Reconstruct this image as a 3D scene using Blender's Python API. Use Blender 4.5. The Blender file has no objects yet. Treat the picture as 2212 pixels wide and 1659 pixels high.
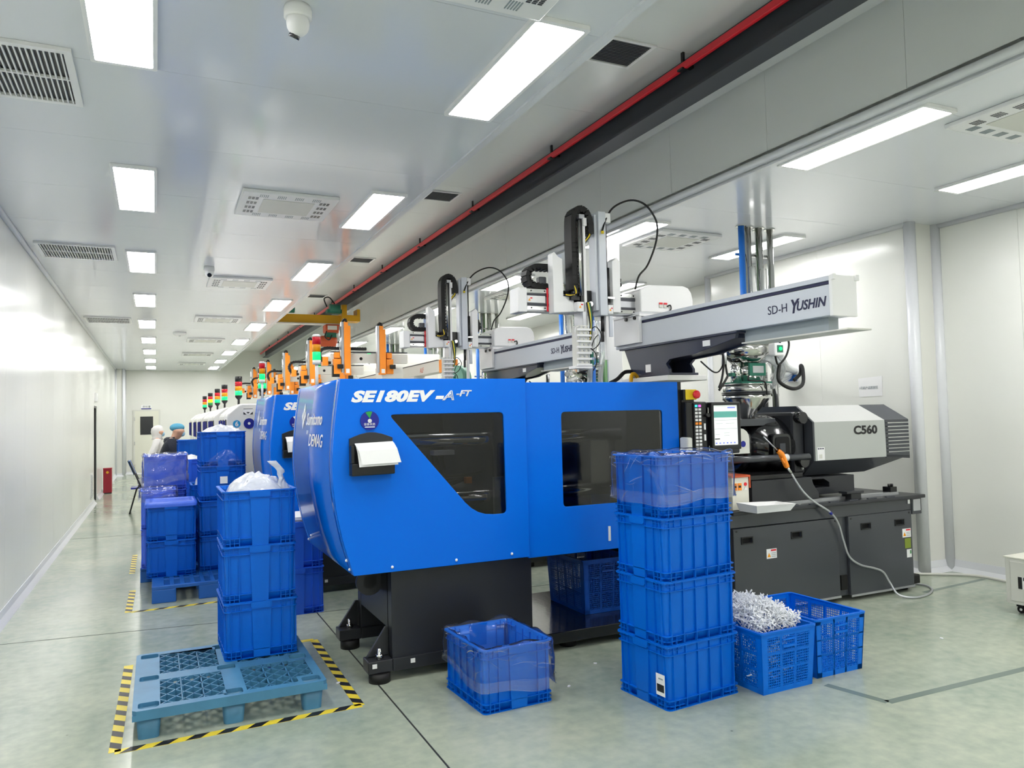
import bpy, bmesh, math, random
from mathutils import Vector, Matrix, noise
from mathutils.geometry import tessellate_polygon
random.seed(7)
S = bpy.context.scene
COL = S.collection
PI = math.pi

# ------------------------------------------------------------------ camera
cam = bpy.data.cameras.new('camera')
cam.sensor_width = 36.0
cam.lens = 1650.0 * 36.0 / 2212.0
cam.clip_start = 0.05
camo = bpy.data.objects.new('camera', cam)
COL.objects.link(camo)
RR = Matrix(((0.90631652, -0.4219416, -0.02357233), (-0.00349923, 0.0482846, -0.99882749), (0.42258505, 0.90533634, 0.04228467)))
camo.matrix_world = Matrix(((RR[0][0], -RR[1][0], -RR[2][0], 0.0), (RR[0][1], -RR[1][1], -RR[2][1], 0.0), (RR[0][2], -RR[1][2], -RR[2][2], 1.6), (0, 0, 0, 1)))
S.camera = camo

# ------------------------------------------------------------------ world, view
w = bpy.data.worlds.new('world')
S.world = w
w.use_nodes = True
w.node_tree.nodes['Background'].inputs[0].default_value = (0.8, 0.85, 0.9, 1)
w.node_tree.nodes['Background'].inputs[1].default_value = 0.2
S.view_settings.view_transform = 'Standard'
S.view_settings.look = 'None'
S.view_settings.gamma = 1.0
S.view_settings.use_curve_mapping = False
S.view_settings.exposure = 0.85
S.cycles.transparent_max_bounces = 32      # many film layers one behind the other
LAMP = 16.0          # emission of the ceiling light panels

# ------------------------------------------------------------------ materials
def lin(c):
    c = c / 255.0
    return c / 12.92 if c <= 0.04045 else ((c + 0.055) / 1.055) ** 2.4
def rgb(h):
    if isinstance(h, str):
        h = (int(h[0:2], 16), int(h[2:4], 16), int(h[4:6], 16))
    return (lin(h[0]), lin(h[1]), lin(h[2]), 1.0)
M = {}
def mat(name, col, rough=0.4, metal=0.0, spec=0.5, coat=0.0, var=None, bump=None, emit=0.0, stretch=(1, 1, 1), alpha=1.0):
    m = bpy.data.materials.new(name)
    m.use_nodes = True
    nt = m.node_tree
    b = nt.nodes['Principled BSDF']
    c = rgb(col)
    b.inputs['Base Color'].default_value = c
    b.inputs['Roughness'].default_value = rough
    b.inputs['Metallic'].default_value = metal
    b.inputs['Specular IOR Level'].default_value = spec
    b.inputs['Coat Weight'].default_value = coat
    b.inputs['Coat Roughness'].default_value = 0.08
    b.inputs['Alpha'].default_value = alpha
    if emit:
        b.inputs['Emission Color'].default_value = c
        b.inputs['Emission Strength'].default_value = emit
    if var or bump:
        tc = nt.nodes.new('ShaderNodeTexCoord')
        mp = nt.nodes.new('ShaderNodeMapping')
        mp.inputs['Scale'].default_value = stretch
        nt.links.new(tc.outputs['Object'], mp.inputs['Vector'])
    if var:
        n = nt.nodes.new('ShaderNodeTexNoise')
        n.inputs['Scale'].default_value = var[0]
        n.inputs['Detail'].default_value = 6
        nt.links.new(mp.outputs[0], n.inputs['Vector'])
        r = nt.nodes.new('ShaderNodeValToRGB')
        r.color_ramp.elements[0].position = 0.3
        r.color_ramp.elements[1].position = 0.7
        a = var[1]
        r.color_ramp.elements[0].color = tuple(x * (1 - a) for x in c[:3]) + (1,)
        r.color_ramp.elements[1].color = tuple(min(1, x * (1 + a)) for x in c[:3]) + (1,)
        nt.links.new(n.outputs['Fac'], r.inputs['Fac'])
        nt.links.new(r.outputs['Color'], b.inputs['Base Color'])
    if bump:
        n2 = nt.nodes.new('ShaderNodeTexNoise')
        n2.inputs['Scale'].default_value = bump[0]
        n2.inputs['Detail'].default_value = bump[2] if len(bump) > 2 else 3
        nt.links.new(mp.outputs[0], n2.inputs['Vector'])
        bp = nt.nodes.new('ShaderNodeBump')
        bp.inputs['Strength'].default_value = bump[1]
        bp.inputs['Distance'].default_value = 0.02
        nt.links.new(n2.outputs['Fac'], bp.inputs['Height'])
        nt.links.new(bp.outputs[0], b.inputs['Normal'])
    M[name] = m
    return m
mat('wall', (236, 237, 231), 0.2, bump=(3.0, 0.035, 2), stretch=(1, 1.6, 0.05))
mat('wall_plain', (226, 226, 220), 0.3)
mat('ceil', (226, 229, 234), 0.13, spec=0.6, bump=(1.3, 0.02, 1), stretch=(0.3, 1.5, 1))
mat('ceil_bay', (226, 228, 226), 0.25)
mat('soffit', (226, 229, 226), 0.35)
mat('trim', (222, 224, 228), 0.25)
mat('alu', (190, 192, 196), 0.3, 0.7)
mat('steel', (205, 205, 202), 0.14, 1.0)
mat('chrome', (225, 225, 225), 0.08, 1.0)
mat('blue', (0, 110, 228), 0.34, spec=0.2)
mat('blue_cap', (0, 104, 216), 0.24, spec=0.4, coat=0.25)
mat('crate', (0, 104, 212), 0.38, spec=0.25, bump=(60, 0.03))
mat('crate_dark', (0, 94, 200), 0.4, spec=0.25, bump=(60, 0.03))
mat('crate_royal', (24, 92, 222), 0.38)
mat('pale_green', (140, 196, 170), 0.4)
mat('crate_violet', (70, 114, 232), 0.36)
mat('basket', (0, 112, 224), 0.35, spec=0.25)
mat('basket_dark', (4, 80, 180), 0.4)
mat('pallet', (72, 130, 166), 0.42, var=(8, 0.1))
mat('pallet_blue', (30, 98, 182), 0.45)
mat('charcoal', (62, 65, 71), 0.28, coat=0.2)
mat('charcoal_dk', (40, 42, 47), 0.35)
mat('black', (18, 19, 21), 0.35)
mat('black_gloss', (16, 17, 20), 0.18, coat=0.5, bump=(40, 0.05))
mat('rubber', (14, 14, 15), 0.6)
mat('void', (4, 4, 5), 0.8)
mat('navy', (38, 44, 66), 0.3, coat=0.3)
mat('beam_grey', (206, 211, 219), 0.3)
mat('channel', (150, 160, 164), 0.4)
mat('white', (238, 238, 238), 0.35)
mat('white_mach', (232, 231, 226), 0.35)
mat('cream', (225, 224, 210), 0.4)
mat('off_white', (214, 214, 206), 0.4)
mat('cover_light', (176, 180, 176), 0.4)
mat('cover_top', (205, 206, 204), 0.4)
mat('orange', (248, 146, 38), 0.4)
mat('orange_red', (196, 84, 44), 0.5)
mat('yellow', (245, 214, 40), 0.45)
mat('crane_yellow', (214, 160, 10), 0.45)
mat('red', (226, 34, 50), 0.35)
mat('dark_red', (150, 18, 40), 0.4)
mat('green', (40, 128, 62), 0.4)
mat('teal', (30, 108, 88), 0.4)
mat('hose_green', (60, 120, 50), 0.4)
mat('pipe_blue', (30, 110, 205), 0.35)
mat('rail_dark', (64, 67, 74), 0.5)
mat('paper', (240, 240, 240), 0.6)
mat('tape_yellow', (238, 214, 60), 0.45)
mat('hose_white', (226, 230, 232), 0.15, spec=0.7, alpha=0.85)
mat('tape_black', (26, 25, 28), 0.45)
mat('grey_mark', (112, 126, 118), 0.25)
mat('navy_decal', (10, 26, 140), 0.35)
mat('sky_decal', (20, 150, 210), 0.4)
mat('ink', (26, 26, 28), 0.5)
mat('ink_navy', (24, 28, 66), 0.5)
mat('olive', (128, 146, 44), 0.5)
mat('skin', (214, 166, 138), 0.5)
mat('jacket', (28, 34, 48), 0.6, bump=(25, 0.25))
mat('suit', (226, 224, 222), 0.65, bump=(22, 0.3))
mat('cap', (84, 160, 190), 0.7, bump=(60, 0.3))
mat('mask', (160, 200, 225), 0.7)
mat('trouser', (30, 34, 44), 0.7)
mat('joint', (38, 40, 38), 0.6)
mat('sprue', (244, 246, 250), 0.35)
mat('lens', (12, 14, 26), 0.08, coat=1.0)
mat('red_glass', (214, 24, 44), 0.2)
mat('amber_glass', (246, 160, 10), 0.2)
mat('green_lit', (20, 215, 110), 0.2, emit=0.9)
mat('amber_lit', (255, 220, 20), 0.2, emit=0.9)
mat('green_glass', (40, 150, 70), 0.2)
mat('screen', (226, 232, 228), 0.2, emit=0.3)
mat('screen_green', (70, 130, 120), 0.3, emit=0.6)
mat('screen_blue', (110, 120, 190), 0.3, emit=0.6)
mat('key_white', (225, 225, 225), 0.4)
mat('key_cyan', (60, 210, 210), 0.4, emit=0.5)
mat('key_pink', (225, 90, 200), 0.4, emit=0.5)

def floor_mat():
    m = mat('floor', (146, 158, 140), 0.14, spec=0.55)
    nt = m.node_tree
    b = nt.nodes['Principled BSDF']
    tc = nt.nodes.new('ShaderNodeTexCoord')
    n = nt.nodes.new('ShaderNodeTexNoise'); n.inputs['Scale'].default_value = 0.9; n.inputs['Detail'].default_value = 8; n.inputs['Roughness'].default_value = 0.65
    n2 = nt.nodes.new('ShaderNodeTexNoise'); n2.inputs['Scale'].default_value = 14; n2.inputs['Detail'].default_value = 6
    v = nt.nodes.new('ShaderNodeTexVoronoi'); v.inputs['Scale'].default_value = 3.2
    for q in (n, n2, v): nt.links.new(tc.outputs['Object'], q.inputs['Vector'])
    mx = nt.nodes.new('ShaderNodeMix'); mx.data_type = 'FLOAT'; mx.inputs[0].default_value = 0.35
    nt.links.new(n.outputs['Fac'], mx.inputs[2]); nt.links.new(n2.outputs['Fac'], mx.inputs[3])
    r = nt.nodes.new('ShaderNodeValToRGB')
    r.color_ramp.elements[0].position = 0.36; r.color_ramp.elements[1].position = 0.64
    r.color_ramp.elements[0].color = rgb((146, 160, 146)); r.color_ramp.elements[1].color = rgb((182, 187, 168))
    nt.links.new(mx.outputs[0], r.inputs['Fac'])
    sp = nt.nodes.new('ShaderNodeValToRGB')      # few dark specks and chips
    sp.color_ramp.elements[0].position = 0.012; sp.color_ramp.elements[1].position = 0.03
    sp.color_ramp.elements[0].color = (0.25, 0.25, 0.24, 1); sp.color_ramp.elements[1].color = (1, 1, 1, 1)
    nt.links.new(v.outputs['Distance'], sp.inputs['Fac'])
    mu = nt.nodes.new('ShaderNodeMix'); mu.data_type = 'RGBA'; mu.blend_type = 'MULTIPLY'; mu.inputs[0].default_value = 0.8
    nt.links.new(r.outputs['Color'], mu.inputs[6]); nt.links.new(sp.outputs['Color'], mu.inputs[7])
    nt.links.new(mu.outputs[2], b.inputs['Base Color'])
    rr_ = nt.nodes.new('ShaderNodeMapRange'); rr_.inputs[3].default_value = 0.10; rr_.inputs[4].default_value = 0.24
    nt.links.new(n.outputs['Fac'], rr_.inputs[0]); nt.links.new(rr_.outputs[0], b.inputs['Roughness'])
floor_mat()

def film_mat(name, col, dens, rough, bump=0.8):
    """thin plastic film: mostly see-through, milky, its glossy creases whitened to paint in highlight streaks"""
    m = bpy.data.materials.new(name); m.use_nodes = True
    nt = m.node_tree; out = nt.nodes['Material Output']; nt.nodes.remove(nt.nodes['Principled BSDF'])
    N = nt.nodes.new; L = nt.links.new
    tr = N('ShaderNodeBsdfTransparent'); df = N('ShaderNodeBsdfDiffuse'); tl = N('ShaderNodeBsdfTranslucent'); gl = N('ShaderNodeBsdfGlossy')
    df.inputs[0].default_value = rgb(col); tl.inputs[0].default_value = rgb(col); gl.inputs['Roughness'].default_value = rough
    tc = N('ShaderNodeTexCoord')
    n = N('ShaderNodeTexNoise'); n.noise_type = 'RIDGED_MULTIFRACTAL'; n.inputs['Scale'].default_value = 5.5; n.inputs['Detail'].default_value = 3.0; n.inputs['Distortion'].default_value = 0.8
    L(tc.outputs['Object'], n.inputs['Vector'])
    mr = N('ShaderNodeMapRange'); mr.inputs[1].default_value = 0.5; mr.inputs[2].default_value = 1.7
    mr.inputs[3].default_value = dens * 0.45; mr.inputs[4].default_value = min(1, dens * 3.2)
    L(n.outputs['Fac'], mr.inputs[0])
    bp = N('ShaderNodeBump'); bp.inputs['Strength'].default_value = bump; bp.inputs['Distance'].default_value = 0.03
    L(n.outputs['Fac'], bp.inputs['Height'])
    fr = N('ShaderNodeFresnel'); fr.inputs['IOR'].default_value = 1.16
    L(bp.outputs[0], gl.inputs['Normal'])
    fa = N('ShaderNodeMath'); fa.operation = 'ADD'; fa.use_clamp = True; fa.inputs[1].default_value = 0.05; L(fr.outputs[0], fa.inputs[0])
    m1 = N('ShaderNodeMixShader'); m1.inputs[0].default_value = 0.5; L(df.outputs[0], m1.inputs[1]); L(tl.outputs[0], m1.inputs[2])
    m2 = N('ShaderNodeMixShader'); L(mr.outputs[0], m2.inputs[0]); L(tr.outputs[0], m2.inputs[1]); L(m1.outputs[0], m2.inputs[2])
    m3 = N('ShaderNodeMixShader'); L(fa.outputs[0], m3.inputs[0]); L(m2.outputs[0], m3.inputs[1]); L(gl.outputs[0], m3.inputs[2])
    L(m3.outputs[0], out.inputs[0])
    M[name] = m
film_mat('film', (250, 252, 255), 0.06, 0.09, 0.5)
film_mat('film_thick', (252, 253, 255), 0.15, 0.09, 0.6)
film_mat('film_glint', (254, 254, 255), 0.5, 0.08, 0.1)  # white of the painted highlight strips and hem edges
def crumple_mat():
    m = mat('crumple', (212, 216, 224), 0.25, spec=0.8)
    nt = m.node_tree; b = nt.nodes['Principled BSDF']
    tc = nt.nodes.new('ShaderNodeTexCoord'); n = nt.nodes.new('ShaderNodeTexNoise'); n.noise_type = 'RIDGED_MULTIFRACTAL'
    n.inputs['Scale'].default_value = 13; n.inputs['Detail'].default_value = 3; n.inputs['Distortion'].default_value = 1.2
    bp = nt.nodes.new('ShaderNodeBump'); bp.inputs['Strength'].default_value = 0.8; bp.inputs['Distance'].default_value = 0.02
    nt.links.new(tc.outputs['Object'], n.inputs['Vector']); nt.links.new(n.outputs['Fac'], bp.inputs['Height']); nt.links.new(bp.outputs[0], b.inputs['Normal'])
crumple_mat()
film_mat('film_white', (246, 247, 249), 0.95, 0.16)

def glass_mat(name, tint, refl=1.5):
    m = bpy.data.materials.new(name); m.use_nodes = True
    nt = m.node_tree; out = nt.nodes['Material Output']
    tr = nt.nodes.new('ShaderNodeBsdfTransparent'); tr.inputs[0].default_value = (tint, tint, tint, 1)
    gl = nt.nodes.new('ShaderNodeBsdfGlossy'); gl.inputs['Roughness'].default_value = 0.03
    fr = nt.nodes.new('ShaderNodeFresnel'); fr.inputs[0].default_value = refl
    mx = nt.nodes.new('ShaderNodeMixShader')
    nt.links.new(fr.outputs[0], mx.inputs[0]); nt.links.new(tr.outputs[0], mx.inputs[1]); nt.links.new(gl.outputs[0], mx.inputs[2])
    nt.links.new(mx.outputs[0], out.inputs[0]); M[name] = m
glass_mat('tinted', 0.5, 1.5)
film_mat('tube_clear', (238, 242, 244), 0.65, 0.1, 0.05)

def lamp_mat():
    m = bpy.data.materials.new('lamp'); m.use_nodes = True
    nt = m.node_tree; nt.nodes.remove(nt.nodes['Principled BSDF'])
    e = nt.nodes.new('ShaderNodeEmission'); e.inputs[0].default_value = (1.0, 0.99, 0.98, 1); e.inputs[1].default_value = LAMP
    nt.links.new(e.outputs[0], nt.nodes['Material Output'].inputs[0]); M['lamp'] = m
lamp_mat()

# ------------------------------------------------------------------ mesh helpers
def catmull(pts, k=6):
    pts = [Vector(p) for p in pts]
    out = []
    for i in range(len(pts) - 1):
        p0 = pts[max(i - 1, 0)]; p1 = pts[i]; p2 = pts[i + 1]; p3 = pts[min(i + 2, len(pts) - 1)]
        for j in range(k):
            t = j / k
            out.append(0.5 * ((2 * p1) + (-p0 + p2) * t + (2 * p0 - 5 * p1 + 4 * p2 - p3) * t * t + (-p0 + 3 * p1 - 3 * p2 + p3) * t ** 3))
    out.append(pts[-1])
    return out
def rr(hx, hy, r, n=5):
    """rounded rectangle outline, counter-clockwise"""
    out = []
    for cx, cy, a0 in ((hx - r, hy - r, 0), (-hx + r, hy - r, 90), (-hx + r, -hy + r, 180), (hx - r, -hy + r, 270)):
        for i in range(n + 1):
            a = math.radians(a0 + 90 * i / n)
            out.append((cx + r * math.cos(a), cy + r * math.sin(a)))
    return out
class MB:
    def __init__(s):
        s.v = []; s.f = []; s.s = []
    def add(s, v, f, sm=False):
        o = len(s.v); s.v += [Vector(p) for p in v]
        for q in f:
            s.f.append(tuple(i + o for i in q)); s.s.append(sm)
        return s
    def box(s, x0, y0, z0, x1, y1, z1):
        return s.add([(x0, y0, z0), (x1, y0, z0), (x1, y1, z0), (x0, y1, z0), (x0, y0, z1), (x1, y0, z1), (x1, y1, z1), (x0, y1, z1)],
                     [(0, 3, 2, 1), (4, 5, 6, 7), (0, 1, 5, 4), (1, 2, 6, 5), (2, 3, 7, 6), (3, 0, 4, 7)])
    def cbox(s, c, d, m=None):
        a = len(s.v)
        s.box(-d[0] / 2, -d[1] / 2, -d[2] / 2, d[0] / 2, d[1] / 2, d[2] / 2)
        for i in range(a, len(s.v)):
            s.v[i] = (m @ s.v[i] if m is not None else s.v[i]) + Vector(c)
        return s
    def xf(s, m, a=0):
        for i in range(a, len(s.v)): s.v[i] = m @ s.v[i]
        return s
    def prism(s, poly, ax, a, b, holes=(), sm=False):
        def P(p, t):
            return (t, p[0], p[1]) if ax == 'x' else ((p[0], t, p[1]) if ax == 'y' else (p[0], p[1], t))
        loops = [list(poly)] + [list(h) for h in holes]
        allp = [p for l in loops for p in l]
        tris = tessellate_polygon([[Vector((p[0], p[1], 0)) for p in l] for l in loops]) if (holes or len(poly) > 4) else None
        n = len(allp)
        v = [P(p, a) for p in allp] + [P(p, b) for p in allp]
        f = []
        if tris:
            for t in tris: f.append(tuple(t)); f.append(tuple(i + n for i in reversed(t)))
        else:
            f.append(tuple(range(n))); f.append(tuple(i + n for i in reversed(range(n))))
        s.add(v, f)
        o = 0; sf = []
        for l in loops:
            m = len(l)
            for i in range(m): sf.append((o + i, o + (i + 1) % m, o + (i + 1) % m + n, o + i + n))
            o += m
        base = len(s.v) - 2 * n
        for q in sf:
            s.f.append(tuple(i + base for i in q)); s.s.append(sm)
        return s
    def cyl(s, p0, p1, r0, r1=None, n=16, sm=True):
        p0 = Vector(p0); p1 = Vector(p1); r1 = r0 if r1 is None else r1
        d = (p1 - p0).normalized(); u = d.orthogonal().normalized(); w_ = d.cross(u)
        v = []
        for p, r in ((p0, r0), (p1, r1)):
            for i in range(n):
                a = 2 * PI * i / n; v.append(p + (u * math.cos(a) + w_ * math.sin(a)) * r)
        s.add(v, [tuple(range(n - 1, -1, -1)), tuple(range(n, 2 * n))])
        b = len(s.v) - 2 * n
        for i in range(n):
            s.f.append((b + i, b + (i + 1) % n, b + n + (i + 1) % n, b + n + i)); s.s.append(sm)
        return s
    def tube(s, pts, r, n=8, k=6, smooth=True):
        P = catmull(pts, k) if smooth else [Vector(p) for p in pts]
        v = []; u = None
        for i, p in enumerate(P):
            d = (P[min(i + 1, len(P) - 1)] - P[max(i - 1, 0)]).normalized()
            u = d.orthogonal().normalized() if u is None else (u - d * u.dot(d)).normalized()
            q = d.cross(u)
            for j in range(n):
                a = 2 * PI * j / n; v.append(p + (u * math.cos(a) + q * math.sin(a)) * r)
        f = [tuple(range(n - 1, -1, -1)), tuple(range(len(v) - n, len(v)))]
        for i in range(len(P) - 1):
            for j in range(n): f.append((i * n + j, i * n + (j + 1) % n, (i + 1) * n + (j + 1) % n, (i + 1) * n + j))
        return s.add(v, f, True)
    def lathe(s, prof, c, n=24, sm=True, axis='z'):
        v = []
        for r, z in prof:
            for i in range(n):
                a = 2 * PI * i / n
                p = (r * math.cos(a), r * math.sin(a), z)
                if axis == 'x': p = (z, p[0], p[1])
                elif axis == 'y': p = (p[0], z, p[1])
                v.append(Vector(p) + Vector(c))
        f = []
        for k in range(len(prof) - 1):
            for i in range(n): f.append((k * n + i, k * n + (i + 1) % n, (k + 1) * n + (i + 1) % n, (k + 1) * n + i))
        s.add(v, f, sm)
        b = len(s.v) - len(v)
        s.f.append(tuple(b + i for i in range(n - 1, -1, -1))); s.s.append(False)
        s.f.append(tuple(b + len(v) - n + i for i in range(n))); s.s.append(False)
        return s
    def ball(s, c, r, nu=12, nv=8):
        r = (r, r, r) if not hasattr(r, '__len__') else r
        v = [Vector((0, 0, -r[2]))]
        for j in range(1, nv):
            t = -PI / 2 + PI * j / nv
            for i in range(nu):
                a = 2 * PI * i / nu; v.append(Vector((r[0] * math.cos(t) * math.cos(a), r[1] * math.cos(t) * math.sin(a), r[2] * math.sin(t))))
        v.append(Vector((0, 0, r[2])))
        f = []
        for i in range(nu): f.append((0, 1 + (i + 1) % nu, 1 + i))
        for j in range(nv - 2):
            for i in range(nu):
                a = 1 + j * nu + i; b = 1 + j * nu + (i + 1) % nu; f.append((a, b, b + nu, a + nu))
        L = len(v) - 1; o = 1 + (nv - 2) * nu
        for i in range(nu): f.append((o + i, o + (i + 1) % nu, L))
        return s.add([p + Vector(c) for p in v], f, True)
    def loft(s, loops, sm=True, caps=True):
        n = len(loops[0]); v = [p for l in loops for p in l]; f = []
        for k in range(len(loops) - 1):
            for i in range(n): f.append((k * n + i, k * n + (i + 1) % n, (k + 1) * n + (i + 1) % n, (k + 1) * n + i))
        s.add(v, f, sm)
        if caps:
            b = len(s.v) - len(v)
            s.f.append(tuple(b + i for i in range(n - 1, -1, -1))); s.s.append(False)
            s.f.append(tuple(b + len(v) - n + i for i in range(n))); s.s.append(False)
        return s
    def mesh(s, name):
        me = bpy.data.meshes.new(name)
        me.from_pydata([tuple(p) for p in s.v], [], s.f)
        me.polygons.foreach_set('use_smooth', s.s)
        bm = bmesh.new(); bm.from_mesh(me)
        bmesh.ops.recalc_face_normals(bm, faces=bm.faces)
        bm.to_mesh(me); bm.free()
        return me
    def build(s, name, m, parent=None, bevel=0.0, world=True, label=None):
        """one mesh object; with a parent, world coordinates are moved into the parent's (unrotated) frame"""
        if parent is not None and world:
            o = parent.location.copy()
            pp = parent.parent
            while pp is not None:
                o += pp.location; pp = pp.parent
            for i in range(len(s.v)): s.v[i] = s.v[i] - o
        me = s.mesh(name)
        if m is not None: me.materials.append(M[m])
        ob = bpy.data.objects.new(name, me)
        COL.objects.link(ob)
        if parent is not None: ob.parent = parent
        if bevel:
            b = ob.modifiers.new('bevel', 'BEVEL'); b.width = bevel; b.segments = 2; b.limit_method = 'ANGLE'; b.angle_limit = math.radians(40)
        if label: ob['label'] = label
        return ob
def tag(o, label, cat, group=None):
    o['label'] = label; o['category'] = cat
    if group: o['group'] = group
    return o
def thing(name, label, cat, loc=(0, 0, 0), rz=0.0, group=None):
    o = bpy.data.objects.new(name, None)
    o.empty_display_size = 0.1
    COL.objects.link(o)
    o.location = loc; o.rotation_euler = (0, 0, rz)
    return tag(o, label, cat, group)
def struct(o):
    o['kind'] = 'structure'
    return o
def centred(o):
    """top-level one-mesh thing: put its origin at the base centre of the mesh"""
    me = o.data
    xs = [v.co for v in me.vertices]
    c = Vector(((min(p.x for p in xs) + max(p.x for p in xs)) / 2, (min(p.y for p in xs) + max(p.y for p in xs)) / 2, min(p.z for p in xs)))
    me.transform(Matrix.Translation(-c)); o.location = c
    return o
def copy_tree(o, parent=None):
    c = o.copy(); COL.objects.link(c)
    if parent is not None: c.parent = parent
    for ch in list(o.children): copy_tree(ch, c)
    return c
def dup(o, label, loc=None, rz=None, off=None, group=None):
    c = copy_tree(o)
    c['label'] = label
    if group: c['group'] = group
    if loc is not None: c.location = loc
    if off is not None: c.location = o.location + Vector(off)
    if rz is not None: c.rotation_euler = (0, 0, rz)
    return c
FRONT = (PI / 2, 0, 0)           # reads from -Y
LEFT = (PI / 2, 0, -PI / 2)      # reads from -X
def text(body, size, m, name, parent, loc, rot=FRONT, shear=0.0, sx=1.0, bold=0.0, align='LEFT', space=1.0, outline=0.0):
    cu = bpy.data.curves.new(name, 'FONT')
    cu.body = body; cu.size = size; cu.shear = shear; cu.offset = bold; cu.align_x = align; cu.space_character = space
    cu.extrude = 0.0006; cu.resolution_u = 3
    if outline:
        cu.fill_mode = 'NONE'; cu.extrude = 0.0; cu.bevel_depth = outline; cu.bevel_resolution = 0
    t = bpy.data.objects.new(name, cu); COL.objects.link(t)
    bpy.context.view_layer.update()
    me = bpy.data.meshes.new_from_object(t.evaluated_get(bpy.context.evaluated_depsgraph_get()))
    bpy.data.objects.remove(t)
    from mathutils import Euler
    me.transform(Matrix.Translation(Vector(loc)) @ Euler(rot).to_matrix().to_4x4() @ Matrix.Diagonal((sx, 1, 1, 1)))
    me.materials.clear(); me.materials.append(M[m])
    ob = bpy.data.objects.new(name, me); COL.objects.link(ob)
    if parent is not None:
        o = parent.location.copy(); pp = parent.parent
        while pp is not None: o += pp.location; pp = pp.parent
        me.transform(Matrix.Translation(-o)); ob.parent = parent
    return ob

# ================================================================== THE ROOM
XL, XR, XC, YB, YF = -1.172, 7.05, 6.67, 28.0, -5.0
ZC, ZB = 3.4, 4.1            # low ceilings, crane bay ceiling
XS, XF = 1.965, 4.07         # step of the aisle ceiling, soffit wall
PITCH = 1.15
floor = struct(MB().box(XL - .2, YF - .2, -.12, XR + .2, YB + .2, 0).build('floor', 'floor'))
def strip(x0, y0, x1, y1, wd, m, name, z=0.0012):
    d = Vector((x1 - x0, y1 - y0, 0)); L = d.length; a = math.atan2(d.y, d.x)
    return MB().cbox(((x0 + x1) / 2, (y0 + y1) / 2, z / 2), (L, wd, z), Matrix.Rotation(a, 3, 'Z')).build(name, m, floor)
strip(1.2, -4, 1.24, 27.9, .009, 'joint', 'floor_joint')
strip(XL, 6.83, 1.2, 6.56, .007, 'joint', 'floor_joint')
strip(1.24, 6.55, 6.6, 6.4, .007, 'joint', 'floor_joint')
strip(XL, 12.6, 1.2, 12.5, .007, 'joint', 'floor_joint')
strip(3.52, 3.33, 3.6, 2.98, .05, 'grey_mark', 'floor_marking', .0008)
strip(3.6, 2.98, 5.3, 2.95, .05, 'grey_mark', 'floor_marking', .0008)
strip(6.0, 4.55, 6.9, 4.62, .045, 'grey_mark', 'floor_marking', .0008)
strip(3.75, 2.28, 4.6, 2.26, .05, 'grey_mark', 'floor_marking', .0008)
strip(3.75, 2.28, 3.68, 2.0, .05, 'grey_mark', 'floor_marking', .0008)

def panels(par, m, ax, fixed, a0, a1, b0, b1, thick, gap=.0025):
    """sandwich panels set side by side along Y: ax 'z' = ceiling (fixed z of the face), 'x' = wall (fixed x of the face)"""
    y = a0
    proto = {}
    while y < a1 - 0.02:
        y2 = min(y + PITCH, a1)
        key = round(y2 - y, 3)
        if key not in proto:
            mb = MB()
            if ax == 'z': mb.box(b0, 0, 0, b1, y2 - y - gap, thick)
            else: mb.box(0 if thick > 0 else thick, 0, b0, thick if thick > 0 else 0, y2 - y - gap, b1)
            o = mb.build('panel', m, par, world=False)
            proto[key] = o
        else:
            o = proto[key].copy(); COL.objects.link(o); o.parent = par
        o.location = (0, y, fixed) if ax == 'z' else (fixed, y, 0)
        y = y2
# aisle ceiling, right-hand ceiling and the higher crane bay
c1 = struct(MB().box(XL - .2, YF - .2, ZC + .04, XS, YB + .2, ZC + .1).build('ceiling', 'soffit'))
panels(c1, 'ceil', 'z', ZC, YF, YB, XL, XS, .04)
c2 = struct(MB().box(XF, YF - .2, ZC + .04, XR + .2, YB + .2, ZC + .1).build('ceiling', 'soffit'))
panels(c2, 'ceil', 'z', ZC, YF, YB, XF, XR, .04)
c3 = struct(MB().box(XS - .05, YF - .2, ZB + .04, XF + .05, YB + .2, ZB + .1).build('ceiling', 'soffit'))
panels(c3, 'ceil_bay', 'z', ZB, YF, YB, XS, XF, .04)
struct(MB().box(XS - .045, YF, ZC + .1, XS, YB, ZB + .04).build('trim_1', 'soffit'))
tr = struct(MB().box(XS - .035, YF, ZC - .012, XS + .012, YB, ZC + .0).build('trim_2', 'trim'))
ws = struct(MB().box(XF + .012, YF, ZC + .1, XF + .05, YB, ZB + .04).build('wall_soffit', 'soffit'))
panels(ws, 'soffit', 'x', XF, YF, YB, ZC, ZB, .012)
struct(MB().box(XF - .006, YF, ZC - .014, XF + .05, YB, ZC + .0).tube([(XF - .004, YF, ZC + .045), (XF - .004, YB, ZC + .045)], .03, 10, 1, False).build('trim_3', 'trim'))
# left wall with a doorway
D0, D1 = 18.12, 18.95
wl = struct(MB().box(XL - .16, YF, 0, XL - .05, D0, ZC + .1).box(XL - .16, D1, 0, XL - .05, YB, ZC + .1).box(XL - .16, D0, 2.03, XL - .05, D1, ZC + .1).build('wall_left', 'wall_plain'))
panels(wl, 'wall', 'x', XL, D0 - PITCH * 20, D0, 0, ZC, -.05)
panels(wl, 'wall', 'x', XL, D1, 27.2, 0, ZC, -.05)
MB().box(XL - .05, D0, 2.03, XL, D1, ZC).build('panel', 'wall', wl)
d1 = struct(MB().box(XL - .12, D0 + .04, .03, XL - .075, D1 - .04, 1.99).build('door_1', 'off_white'))
MB().box(XL - .05, D0, 0, XL - .012, D0 + .035, 2.03).box(XL - .05, D1 - .035, 0, XL - .012, D1, 2.03).box(XL - .05, D0, 1.99, XL - .012, D1, 2.03).build('door_frame', 'black', d1)
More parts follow.
